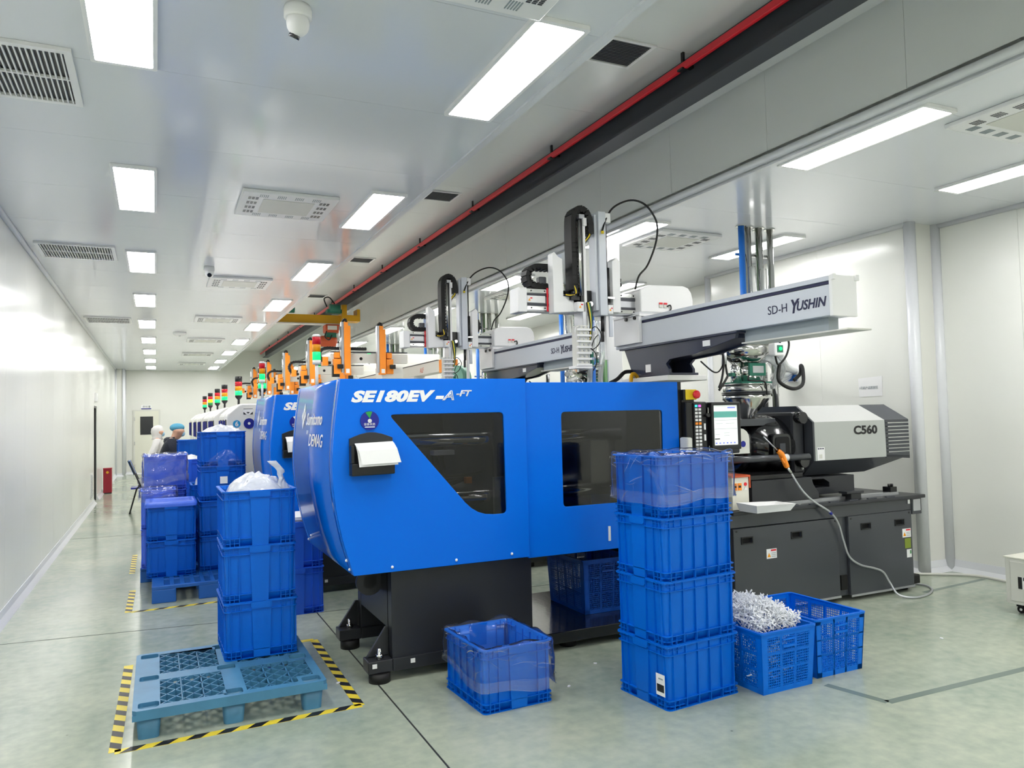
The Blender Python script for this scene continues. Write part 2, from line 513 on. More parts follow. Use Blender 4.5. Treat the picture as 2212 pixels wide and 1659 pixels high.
MB().box(XL - .075, D1 - .13, .95, XL - .04, D1 - .1, 1.15).build('door_handle', 'black', d1)
wv = thing('wall_vent', 'white louvred air vent low on the left wall before the doorway', 'vent', (XL + .004, 17.4, .16))
MB().box(XL + .001, 17.2, .16, XL + .012, 17.6, .66).build('vent_frame', 'white', wv)
for i in range(14):
    MB().box(XL + .012, 17.23, .19 + i * .032, XL + .02, 17.57, .205 + i * .032).build('slat', 'alu', wv)
tag(centred(MB().box(XL + .001, 18.3, 2.12, XL + .04, 18.75, 2.3).build('exit_lamp', 'white')), 'small white emergency lamp above the left wall doorway', 'lamp')
def cove(name, pts, m='trim', h=.09):
    mb = MB()
    for (x0, y0, x1, y1, nx, ny) in pts:
        prof = [(0, 0), (.06, 0), (.05, .012), (.02, .045), (.006, h), (0, h)]
        lo = []
        for (x, y) in ((x0, y0), (x1, y1)):
            lo.append([(x + nx * a, y + ny * a, z) for a, z in prof])
        mb.loft(lo, False)
    return struct(mb.build(name, m))
cove('baseboard_left', [(XL, YF, XL, D0, 1, 0), (XL, D1, XL, 27.2, 1, 0)])
struct(MB().tube([(XL + .012, YF, ZC - .012), (XL + .012, 27.2, ZC - .012)], .028, 10, 1, False).build('trim_4', 'trim'))
# back wall, its corner pier and door
wb = struct(MB().box(XL - .2, YB, 0, XR + .2, YB + .12, ZB + .1).build('wall_back', 'wall_plain'))
struct(MB().box(XL - .1, 27.2, 0, -.93, YB, ZC).build('wall_pier', 'wall_plain'))
struct(MB().cyl((-.93, 27.2, 0), (-.93, 27.2, ZC), .045, n=16).cyl((XL + .01, 27.19, 0), (XL + .01, 27.19, ZC), .04, n=12).cyl((-.92, YB - .01, 0), (-.92, YB - .01, ZC), .04, n=12).build('trim_5', 'trim'))
cove('baseboard_back', [(-.93, YB, .9, YB, 0, -1), (XL, 27.2, -.93, 27.2, 0, -1)])
d2 = struct(MB().box(-.63, YB - .03, .02, .08, YB - .004, 2.06).build('door_2', 'cream'))
MB().box(-.68, YB - .036, .0, -.63, YB - .002, 2.1).box(.08, YB - .036, 0, .13, YB - .002, 2.1).box(-.63, YB - .036, 2.06, .08, YB - .002, 2.1).build('door_frame', 'off_white', d2)
MB().box(-.47, YB - .036, 1.28, -.085, YB - .03, 1.88).build('window_pane', 'lens', d2)
for z in (.25, 1.0, 1.8): MB().box(-.645, YB - .045, z - .06, -.625, YB - .036, z + .06).build('hinge', 'steel', d2)
sg = thing('door_sign', 'small white and blue room sign above the far door', 'sign', (-.29, YB - .006, 2.12))
MB().box(-.44, YB - .012, 2.12, -.14, YB - .002, 2.26).build('sign_plate', 'white', sg)
MB().box(-.44, YB - .015, 2.12, -.14, YB - .012, 2.15).build('stripe', 'navy_decal', sg)
text('原料室', .075, 'ink', 'lettering', sg, (-.4, YB - .0135, 2.175), space=1.2)
# right wall: near stretch, projecting stretch, far stretch
wr = struct(MB().box(XR + .02, YF, 0, XR + .15, 5.05, ZC + .1).box(XC + .02, 5.07, 0, XR + .15, 8.05, ZC + .1).box(XR + .02, 8.05, 0, XR + .15, YB, ZC + .1).build('wall_right', 'wall_plain'))
panels(wr, 'wall', 'x', XR, 5.05 - PITCH * 8.7, 5.05, 0, ZC, .02)
panels(wr, 'wall', 'x', XC, 5.05, 8.05, 0, ZC, .02)
panels(wr, 'wall', 'x', XR, 8.05, YB, 0, ZC, .02)
MB().box(XC, 5.05, 0, XR, 5.07, ZC).build('panel', 'wall_plain', wr)
MB().box(XC, 8.03, 0, XR, 8.05, ZC).build('panel', 'wall_plain', wr)
struct(MB().cyl((XC + .01, 5.05, 0), (XC + .01, 5.05, ZC), .055, n=20).cyl((XR - .02, 5.04, 0), (XR - .02, 5.04, ZC), .05, n=16).cyl((XC + .01, 8.05, 0), (XC + .01, 8.05, ZC), .05, n=16).build('trim_6', 'trim'))
cove('baseboard_right', [(XR, YF, XR, 5.05, -1, 0), (XC, 5.05, XR, 5.05, 0, -1), (XC, 5.05, XC, 8.05, -1, 0)], h=.11)
struct(MB().tube([(XR - .012, YF, ZC - .012), (XR - .012, 5.05, ZC - .012)], .03, 10, 1, False).tube([(XC - .012, 5.05, ZC - .012), (XC - .012, 8.05, ZC - .012)], .03, 10, 1, False).build('trim_7', 'trim'))
struct(MB().box(XL - .2, YF - .12, 0, XR + .2, YF, ZB + .1).build('wall_front', 'wall_plain'))

# ================================================================== CEILING LIGHTS
def make_light():
    t = thing('ceiling_light', '', 'light')
    MB().prism(rr(.148, .598, .012, 2), 'z', -.022, -.001, holes=[list(reversed(rr(.128, .572, .01, 2)))]).build('frame', 'white', t, world=False)
    MB().prism(rr(.130, .574, .01, 2), 'z', -.018, -.004).build('diffuser', 'lamp', t, world=False)
    return t
light0 = make_light()
rows = [(-.135, 'left aisle row', range(-3, 9)), (1.69, 'row beside the ceiling step', range(-3, 9)), (4.27, 'row along the soffit wall', range(-3, 9)), (5.98, 'row nearest the right wall', range(-3, 9))]
used = False
ordn = ['nearest', 'second nearest', 'third', 'fourth', 'fifth', 'sixth', 'seventh', 'eighth', 'farthest']
for x, nm, ks in rows:
    for k in ks:
        y = 3.57 + 2.845 * k
        lab = 'lit rectangular ceiling light panel, %s of the %s' % (ordn[k] if k >= 0 else 'behind the camera %d' % -k, nm)
        if k < 0: lab = 'lit rectangular ceiling light panel of the %s, behind the viewer' % nm
        if not used: o = light0; o.location = (x, y, ZC); used = True
        else: o = copy_tree(light0); o.location = (x, y, ZC)
        o['label'] = lab; o['group'] = 'lit ceiling light panels'

# ================================================================== CEILING FITTINGS
def grille(name, label, x0, x1, y0, y1, nslat, z=ZC):
    t = thing(name, label, 'air grille', ((x0 + x1) / 2, (y0 + y1) / 2, z - .02), group='return air grilles in the aisle ceiling')
    fr = [(x0, y0), (x1, y0), (x1, y1), (x0, y1)]
    w_ = .035
    MB().prism(fr, 'z', z - .02, z - .001, holes=[[(x0 + w_, y0 + w_), (x0 + w_, y1 - w_), (x1 - w_, y1 - w_), (x1 - w_, y0 + w_)]]).build('frame', 'white', t)
    MB().box(x0 + .02, y0 + .02, z - .003, x1 - .02, y1 - .02, z - .0005).build('backing', 'black', t)
    me = None
    for i in range(nslat):
        x = x0 + w_ + (x1 - x0 - 2 * w_) * (i + .5) / nslat
        MB().box(x - .0035, y0 + w_, z - .018, x + .0035, y1 - w_, z - .004).build('slat', 'white', t)
    MB().box(x0 + w_, (y0 + y1) / 2 - .006, z - .0195, x1 - w_, (y0 + y1) / 2 + .006, z - .005).build('crossbar', 'white', t)
grille('return_grille', 'large white slatted air grille at the top left corner of the ceiling', -1.06, -.36, 4.1, 4.8, 26)
grille('return_grille', 'white slatted air grille further back beside the left wall', -1.07, -.37, 8.55, 9.25, 26)
grille('return_grille', 'far white slatted air grille beside the left wall, toward the back', -1.07, -.37, 14.2, 14.9, 26)
def bay_grille(y, label):
    x0, x1 = 2.74, 3.1
    t = thing('bay_grille', label, 'air grille', ((x0 + x1) / 2, y, ZB - .012), group='dark mesh grilles in the crane bay ceiling')
    MB().prism([(x0, y - .18), (x1, y - .18), (x1, y + .18), (x0, y + .18)], 'z', ZB - .012, ZB - .001, holes=[[(x0 + .025, y - .155), (x0 + .025, y + .155), (x1 - .025, y + .155), (x1 - .025, y - .155)]]).build('frame', 'white', t)
    MB().box(x0 + .02, y - .16, ZB - .003, x1 - .02, y + .16, ZB - .0005).build('backing', 'charcoal_dk', t)
    for i in range(16):
        yy = y - .15 + .3 * (i + .5) / 16
        MB().box(x0 + .025, yy - .004, ZB - .009, x1 - .025, yy + .004, ZB - .004).build('slat', 'rail_dark', t)
for y, l in ((4.36, 'nearest dark mesh grille in the crane bay ceiling'), (8.02, 'second dark mesh grille in the crane bay ceiling'), (11.7, 'third dark mesh grille in the crane bay ceiling'), (15.4, 'farthest dark mesh grille in the crane bay ceiling')): bay_grille(y, l)
def air_panel():
    t = thing('ceiling_cassette', '', 'air vent', group='white ceiling air panels')
    MB().box(-.37, -.36, -.03, .37, .36, -.001).build('panel_plate', 'white', t, world=False, bevel=.006)
    MB().box(-.2, -.2, -.034, .2, .2, -.03).build('centre_plate', 'off_white', t, world=False)
    sl = None
    for k in range(4):
        for i in range(4):
            mb = MB()
            for j in range(5):
                u = -.235 + i * .135 + j * .014; v = -.315
                if k in (0, 2): mb.box(u, v, -.0325, u + .006, v + .07, -.0295)
                else: mb.box(u, v, -.0325, u + .008, v + .02, -.0295).box(u, v + .028, -.0325, u + .008, v + .048, -.0295).box(u, v + .056, -.0325, u + .008, v + .076, -.0295)
            mb.xf(Matrix.Rotation(k * PI / 2, 4, 'Z'))
            mb.build('slot_block', 'charcoal' if k in (1, 3) else 'channel', t, world=False)
    return t
ap = air_panel()
spots = [(.98, 6.45, 'white slotted air panel in the aisle ceiling, nearest the camera'), (.97, 10.25, 'white slotted air panel in the aisle ceiling beside the security camera'), (.97, 14.0, 'third white slotted air panel along the aisle ceiling'), (.97, 17.6, 'fourth white slotted air panel along the aisle ceiling'), (.97, 21.2, 'fifth white slotted air panel along the aisle ceiling'), (.97, 24.6, 'farthest white slotted air panel along the aisle ceiling'),
         (4.86, 6.42, 'white slotted air panel above the robot nearest the camera'), (4.95, 2.82, 'white slotted air panel at the upper right corner of the picture'), (4.86, 10.2, 'white slotted air panel above the second robot'), (1.2, 2.62, 'white slotted air panel cut off by the top edge')]
for i, (x, y, l) in enumerate(spots):
    o = ap if i == 0 else copy_tree(ap)
    o.location = (x, y, ZC); o['label'] = l
def dome(x, y, z, label, look):
    t = thing('security_camera', label, 'camera', (x, y, z))
    MB().lathe([(.055, 0), (.06, -.02), (.06, -.05), (.052, -.055)], (x, y, z), 20).build('mount', 'white', t)
    MB().ball((x, y, z - .075), (.05, .05, .055), 16, 10).build('housing', 'white', t)
    d = Vector(look).normalized()
    MB().cyl(Vector((x, y, z - .085)) + d * .035, Vector((x, y, z - .085)) + d * .054, .024, n=16).build('lens', 'lens', t)
dome(.565, 3.32, ZC, 'white dome camera hanging at the top edge of the aisle ceiling', (-.2, .3, -.6))
dome(.56, 9.35, ZC, 'white camera with dark lens on the ceiling beside an air panel', (0, -1, -.45))
t = thing('smoke_detector', 'round white smoke detector far back on the aisle ceiling', 'detector', (.43, 16.3, ZC))
MB().lathe([(.12, 0), (.12, -.03), (.08, -.06), (.03, -.065)], (.43, 16.3, ZC), 20).build('body', 'white', t)
MB().cyl((.43, 16.3, ZC - .07), (.43, 16.3, ZC - .06), .02, n=10).build('indicator', 'rail_dark', t)
# crane runway beam, red conductor bar, hoist
t = thing('runway_beam', 'dark grey steel crane runway beam under the bay ceiling', 'crane beam', (3.5, 11, ZB - .26))
MB().box(3.49, YF, ZB - .22, 3.51, YB - .05, ZB - .02).build('web', 'rail_dark', t)
MB().box(3.41, YF, ZB - .24, 3.59, YB - .05, ZB - .22).build('bottom_flange', 'rail_dark', t)
MB().box(3.41, YF, ZB - .02, 3.59, YB - .05, ZB - .001).build('top_flange', 'rail_dark', t)
t = thing('conductor_bar', 'bright red power bar running beside the dark crane beam', 'power bar', (3.33, 11, ZB - .11))
MB().box(3.315, YF, ZB - .125, 3.345, YB - .08, ZB - .075).build('bar', 'red', t, .006)
for i in range(16):
    y = -3.6 + i * 1.95
    MB().box(3.345, y - .02, ZB - .105, 3.408, y + .02, ZB - .085).build('bracket', 'black', t)
    MB().box(3.322, y - .012, ZB - .074, 3.338, y + .012, ZB).build('hanger', 'black', t)
    MB().box(3.3, y - .03, ZB - .13, 3.35, y + .03, ZB - .118).build('clip', 'black', t)
t = thing('crane_bridge', 'yellow overhead crane girder across the bay in the distance', 'crane', (2.75, 15, 3.47))
MB().box(2.0, 14.96, 3.49, 3.3, 15.04, 3.66).build('girder', 'crane_yellow', t)
MB().box(2.0, 14.9, 3.47, 3.3, 15.1, 3.49).build('bottom_flange', 'off_white', t)
MB().prism([(3.3, 3.54), (3.66, 3.54), (3.66, 3.78), (3.6, 3.78), (3.6, 3.66), (3.4, 3.66), (3.4, 3.86), (3.3, 3.86)], 'y', 14.85, 15.15).build('end_truck', 'crane_yellow', t)
MB().cyl((3.05, 14.8, 3.77), (3.25, 14.8, 3.77), .085, n=14).box(3.0, 14.75, 3.68, 3.28, 14.95, 3.75).build('drive_motor', 'teal', t)
MB().cyl((2.25, 14.9, 3.76), (2.4, 14.9, 3.76), .09, n=14).build('drive_motor', 'teal', t)
MB().tube([(3.0, 14.8, 3.8), (2.95, 14.8, 3.95), (3.05, 14.8, 3.98), (3.15, 14.8, 3.86)], .012).build('cable', 'rubber', t)
t = thing('chain_hoist', 'orange electric hoist hanging from the yellow crane girder', 'hoist', (3.08, 15, 3.02))
MB().box(2.98, 14.85, 3.31, 3.26, 15.12, 3.47).build('gear_box', 'orange_red', t, .02)
MB().box(3.02, 14.84, 3.36, 3.2, 14.85, 3.44).build('label_plate', 'off_white', t)
MB().lathe([(.06, -.2), (.1, -.17), (.11, -.02), (.11, .15), (.08, .2)], (3.02, 15, 3.15), 18, axis='x').build('motor', 'orange_red', t)
MB().box(3.0, 14.9, 3.22, 3.2, 15.05, 3.31).box(3.08, 14.94, 3.1, 3.16, 15.02, 3.22).build('hook_block', 'teal', t)
MB().tube([(3.0, 14.84, 3.33), (2.96, 14.82, 3.22), (3.04, 14.82, 3.16), (3.1, 14.84, 3.26)], .012).build('cable', 'rubber', t)

# ================================================================== CRATES
def make_crate(m, L=.54, W=.43, H=.34, lid=None, light=None):
    """ribbed stacking crate, long side along local X, base at z 0"""
    t = thing('storage_crate', '', 'crate')
    r = .03
    n = 4
    def ring(e, z, n=n): return [(x, y, z) for x, y in rr(L / 2 - e, W / 2 - e, max(r - e * .5, .008), n)]
    b = MB()
    b.loft([ring(.026, .004), ring(.024, .0), ring(.022, .05), ring(.014, H - .004), ring(.014, H), ring(.02, H), ring(.03, .012)], True, False)
    k = 4 * (n + 1)
    b.add(ring(.03, .012), [tuple(range(k))]); b.add(ring(.026, .004), [tuple(range(k))])
    def rib(x0, y0, x1, y1, z0, z1): b.box(min(x0, x1), min(y0, y1), z0, max(x0, x1), max(y0, y1), z1)
    hx, hy = L / 2, W / 2
    # vertical ribs, long sides
    for i in range(6):
        x = -hx + .05 + (L - .1) * i / 5
        for s in (-1, 1):
            rib(x - .002, s * (hy - .03), x + .002, s * (hy - .006), .0, H - .01)
    # short sides: two ribs left and right of the panel
    for y in (-hy + .045, -hy + .1, hy - .1, hy - .045):
        for s in (-1, 1):
            rib(s * (hx - .03), y - .002, s * (hx - .006), y + .002, .0, H - .01)
    # small grid ribs at the corners, top and bottom
    for z in (.022, H - .024):
        for s in (-1, 1):
            for q in (-1, 1):
                rib(s * (hx - .03), q * (hy - .1), s * (hx - .007), q * (hy - .025), z - .0015, z + .0015)
                rib(s * (hx - .12), q * (hy - .03), s * (hx - .025), q * (hy - .007), z - .0015, z + .0015)
    for s in (-1, 1):
        for q in (-1, 1):
            for (z0, z1) in ((0, .05), (H - .05, H)):
                rib(s * (hx - .085), q * (hy - .03), s * (hx - .082), q * (hy - .007), z0, z1)
                rib(s * (hx - .03), q * (hy - .072), s * (hx - .007), q * (hy - .069), z0, z1)
    b.build('body', m, t, world=False)
    # flange rings
    def flange(name, z0, z1, e, ei):
        mb = MB(); mb.loft([ring(ei, z0), ring(e, z0), ring(e, z1), ring(ei, z1), ring(ei, z0)], False, False)
        mb.build(name, m, t, world=False)
    flange('rim', H - .007, H + .001, 0, .02)
    flange('upper_band', H - .052, H - .048, .004, .022)
    flange('lower_band', .048, .052, .006, .026)
    flange('base_band', 0, .004, .006, .028)
    for s in (-1, 1):
        mb = MB().prism([(-.06, H), (.06, H), (.058, H - .045), (.048, .0), (-.048, .0), (-.058, H - .045)], 'x', s * (hx - .024), s * (hx - .006))
        mb.prism([(-.062, H + .001), (.062, H + .001), (.062, H - .03), (.05, H - .04), (-.05, H - .04), (-.062, H - .03)], 'x', s * (hx - .006), s * (hx + .004))
        mb.build('handle_panel', m, t, world=False)
    if lid:
        mb = MB()
        def lr(e, z): return [(x, y, z) for x, y in rr(hx + e, hy + e, r, n)]
        mb.loft([lr(.006, H - .02), lr(.008, H + .004), lr(.004, H + .022), lr(-.04, H + .026), lr(-.045, H + .016), lr(-.06, H + .016)], True, False)
        mb.add(lr(-.06, H + .016), [tuple(range(k))])
        mb.build('lid', lid, t, world=False)
    return t
CR = {}
def crate(kind, label, x, y, z, rz=0.0, group=None, **kw):
    key = kind
    if key not in CR:
        m, L, W, H, lid = KINDS[kind]
        o = make_crate(m, L, W, H, lid); CR[key] = o
    else: o = copy_tree(CR[key])
    o.location = (x, y, z); o.rotation_euler = (0, 0, rz); o['label'] = label
    if group: o['group'] = group
    elif 'group' in o.keys(): del o['group']
    return o
KINDS = {'std': ('crate', .545, .445, .34, None), 'dark': ('crate_dark', .545, .445, .34, None), 'lidded': ('crate_dark', .545, .445, .34, 'crate_violet'),
         'royal': ('crate_royal', .545, .445, .38, None), 'violet': ('crate_violet', .545, .43, .37, None), 'small': ('crate_violet', .42, .33, .39, None), 'cyan': ('crate', .5, .4, .4, None)}

def film_bag(name, label, L, W, H, loc, rz, drop, inner, seed, m='film', amp=.005, rise=0.0, out=.008):
    """liner bag inside a crate, folded out over the rim and down its outside to drop(theta)"""
    n = 20; k = 4 * (n + 1)
    base = rr(L / 2, W / 2, .03, n)
    # resample evenly along the perimeter
    P = [Vector((x, y, 0)) for x, y in base] ; P.append(P[0].copy())
    d = [0]
    for i in range(len(P) - 1): d.append(d[-1] + (P[i + 1] - P[i]).length)
    N = 150; pts = []
    j = 0
    for i in range(N):
        s_ = d[-1] * i / N
        while d[j + 1] < s_: j += 1
        tt = (s_ - d[j]) / max(1e-9, d[j + 1] - d[j]); pts.append(P[j].lerp(P[j + 1], tt))
    nor = []
    for i in range(N):
        d_ = pts[(i + 1) % N] - pts[i - 1]; nor.append(Vector((d_.y, -d_.x, 0)).normalized())
    loops = []
    prof = [(-.075, inner), (-.06, inner + (H - inner) * .5), (-.045, H - .05), (-.035, H - .015), (-.02, H + .012 + rise), (.0, H + .016 + rise)]
    lev = 14
    for (e, z) in prof:
        lo = []
        for i, p in enumerate(pts):
            u = p.normalized(); q = Vector((p.x, p.y, z * 4))
            a = noise.noise(Vector((p.x * 14 + seed, p.y * 14, z * 9))) * amp * 2.2
            zz = z + (noise.noise(Vector((p.x * 9 + seed, p.y * 9, 3))) * .02 * (1 if z > H - .03 else .3))
            lo.append(Vector((p.x, p.y, 0)) + nor[i] * (e + a) + Vector((0, 0, zz)))
        loops.append(lo)
    for l in range(lev + 1):
        lo = []
        for i, p in enumerate(pts):
            th = math.atan2(p.y, p.x); dz = drop(th)
            f = l / lev
            z = H + .006 + rise - (dz + rise) * f + noise.noise(Vector((p.x * 9 + seed, p.y * 9, 3))) * .02 * (1 - f)
            a = noise.noise(Vector((p.x * 11 + seed, p.y * 11, z * 13))) * amp + noise.noise(Vector((p.x * 30 + seed, p.y * 30 + z * 25, z * 40))) * amp * .45
            e = out + .004 * math.sin(f * PI) * (1 + noise.noise(Vector((th * 2, seed, 0)))) + max(a, -.005)
            lo.append(Vector((p.x, p.y, 0)) + nor[i] * e + Vector((0, 0, z)))
        loops.append(lo)
    # doubled hem near the lower edge
    mb = MB().loft(loops, True, False)
    o = mb.build(name, m, None)
    o.location = loc; o.rotation_euler = (0, 0, rz)
    hem = MB()
    hl = []
    for f in (0.0, .33, .66, 1.0):
        lo = []
        for i, p in enumerate(pts):
            th = math.atan2(p.y, p.x); dz = drop(th)
            z = H + .002 - dz * (.78 + .23 * f) + .006 * math.sin(th * 2 + seed)
            a = noise.noise(Vector((p.x * 16 + seed, p.y * 16, f * 3))) * amp
            lo.append(Vector((p.x, p.y, 0)) + nor[i] * (out + .007 + .004 * f + max(a * .5, -.004)) + Vector((0, 0, z)))
        hl.append(lo)
    hem.loft(hl, True, False)
    ho = hem.build('folded_hem', 'film_thick', o, world=False)
    # white strips painting highlights on skirt and rim, plus hem edge lines
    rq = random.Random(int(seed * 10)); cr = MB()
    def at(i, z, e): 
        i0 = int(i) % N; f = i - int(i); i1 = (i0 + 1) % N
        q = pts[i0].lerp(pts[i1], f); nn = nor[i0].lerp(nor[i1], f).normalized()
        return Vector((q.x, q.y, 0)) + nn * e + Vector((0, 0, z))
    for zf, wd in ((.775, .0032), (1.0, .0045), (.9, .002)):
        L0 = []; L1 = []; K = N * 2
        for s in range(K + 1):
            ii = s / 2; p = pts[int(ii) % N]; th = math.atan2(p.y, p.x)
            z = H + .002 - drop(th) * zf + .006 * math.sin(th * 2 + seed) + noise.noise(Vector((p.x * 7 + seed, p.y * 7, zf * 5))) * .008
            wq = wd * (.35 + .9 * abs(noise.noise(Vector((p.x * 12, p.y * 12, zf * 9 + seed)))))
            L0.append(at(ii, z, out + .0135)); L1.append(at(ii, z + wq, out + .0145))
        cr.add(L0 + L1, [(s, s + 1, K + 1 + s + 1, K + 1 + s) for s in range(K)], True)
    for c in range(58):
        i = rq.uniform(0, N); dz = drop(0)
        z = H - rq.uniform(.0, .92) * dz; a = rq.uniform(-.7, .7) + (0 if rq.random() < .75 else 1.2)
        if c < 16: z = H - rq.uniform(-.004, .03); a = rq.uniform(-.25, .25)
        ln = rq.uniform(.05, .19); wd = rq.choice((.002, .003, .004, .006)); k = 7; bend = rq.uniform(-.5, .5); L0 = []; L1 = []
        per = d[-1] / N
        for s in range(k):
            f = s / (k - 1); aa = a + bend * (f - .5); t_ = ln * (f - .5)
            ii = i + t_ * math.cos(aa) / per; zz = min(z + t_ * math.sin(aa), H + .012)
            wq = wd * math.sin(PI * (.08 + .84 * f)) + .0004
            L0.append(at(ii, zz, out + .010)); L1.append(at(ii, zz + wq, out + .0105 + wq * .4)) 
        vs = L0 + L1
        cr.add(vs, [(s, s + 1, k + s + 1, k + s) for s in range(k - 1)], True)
    fo = cr.build('fold_glints', 'film_glint', o, world=False); fo['kind'] = 'stuff'
    return tag(o, label, 'plastic bag')

# --- tall stack of four beside the right door of the machine
SX, SY, SRZ = 2.725, 3.665, math.radians(5.0)
names4 = ['lowest', 'second from the bottom', 'third from the bottom', 'top']
for i in range(4):
    c = crate('std', 'blue ribbed crate, %s in the tall foreground stack of four' % ('labelled lowest' if i == 0 else names4[i]), SX, SY, i * .341, SRZ + math.radians((.4, -.5, .6, 0)[i]), 'blue crates in the tall foreground stack')
    if i == 0: bottom_crate = c
pl = thing('paper_label', 'white paper label on the lowest crate of the foreground stack', 'label')
mb = MB().box(-.2725 - .0055, -.2, .075, -.2725 - .0045, -.13, .19)
mb.build('sheet', 'paper', pl, world=False)
MB().box(-.2785, -.193, .095, -.278, -.137, .135).build('printed_block', 'ink', pl, world=False)
MB().box(-.2785, -.185, .16, -.278, -.15, .168).build('printed_line', 'channel', pl, world=False)
pl.location = (SX, SY, 0); pl.rotation_euler = (0, 0, SRZ + math.radians(.4))
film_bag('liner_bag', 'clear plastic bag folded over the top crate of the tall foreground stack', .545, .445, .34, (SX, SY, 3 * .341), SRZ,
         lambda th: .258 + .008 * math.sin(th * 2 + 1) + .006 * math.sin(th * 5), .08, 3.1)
# --- single crate on the floor in front of the machine leg
FX, FY, FRZ = 1.79, 4.13, math.radians(93.0)
crate('std', 'blue ribbed crate with clear liner bag standing alone on the floor', FX, FY, 0, FRZ)
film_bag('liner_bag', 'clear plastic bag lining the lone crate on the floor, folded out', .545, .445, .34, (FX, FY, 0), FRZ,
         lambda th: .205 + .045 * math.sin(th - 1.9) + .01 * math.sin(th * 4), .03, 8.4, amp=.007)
# --- three crates on the front pallet
PX, PY = .585, 5.262
for i in range(3):
    crate('std', 'blue ribbed crate, %s of three on the slatted front pallet' % ('lowest', 'middle', 'topmost and heaped with bagged parts,')[i], PX, PY, .156 + i * .341, math.radians(90 + (.6, -.8, 0)[i]), 'blue crates stacked on the front pallet')
def heap(name, label, c, rx, ry, h, m, seed, cat='parts'):
    mb = MB(); loops = []
    N = 72
    for k in range(17):
        f = k / 16; lo = []
        for i in range(N):
            a = 2 * PI * i / N
            e = 4.0
            q = (abs(math.cos(a)) ** e + abs(math.sin(a)) ** e) ** (-1 / e)
            rad = (1 - f ** 1.6) * 1.0 + .01
            x = rx * q * rad * math.cos(a); y = ry * q * rad * math.sin(a)
            z = h * math.sin(f * PI / 2) ** .8
            nn = noise.noise(Vector((x * 11 + seed, y * 11, z * 8))) * .03 + (abs(noise.noise(Vector((x * 26 + seed, y * 26, z * 20)))) - .2) * .022
            lo.append(Vector((x + nn * .6, y + nn * .6, z + nn * (.3 + f))))
        loops.append(lo)
    mb.loft(loops, True)
    o = mb.build(name, m); o.location = c
    return tag(o, label, cat)
heap('bagged_parts', 'white plastic parts heaped under clear film in the topmost pallet crate', (PX, PY, .156 + 2 * .341 + .26), .185, .235, .16, 'crumple', 4.0)
t = thing('bag_end', 'twisted white bag end standing up from the heaped pallet crate', 'plastic bag', (PX + .15, PY - .12, 1.13))
lo = []
for k in range(10):
    f = k / 9; wv_ = .05 - .03 * math.sin(f * 2.6) + (.018 if f > .8 else 0); cx = PX + .16 - .045 * f * f
    lo.append([Vector((cx + wv_ * math.cos(a) + .012 * noise.noise(Vector((f * 8, a, 2))), PY - .13 + .25 * wv_ * math.sin(a), 1.15 + f * .2 - .06 * f * max(0, math.cos(a)))) for a in [2 * PI * i / 16 for i in range(16)]])
MB().loft(lo, True).build('film', 'crumple', t)

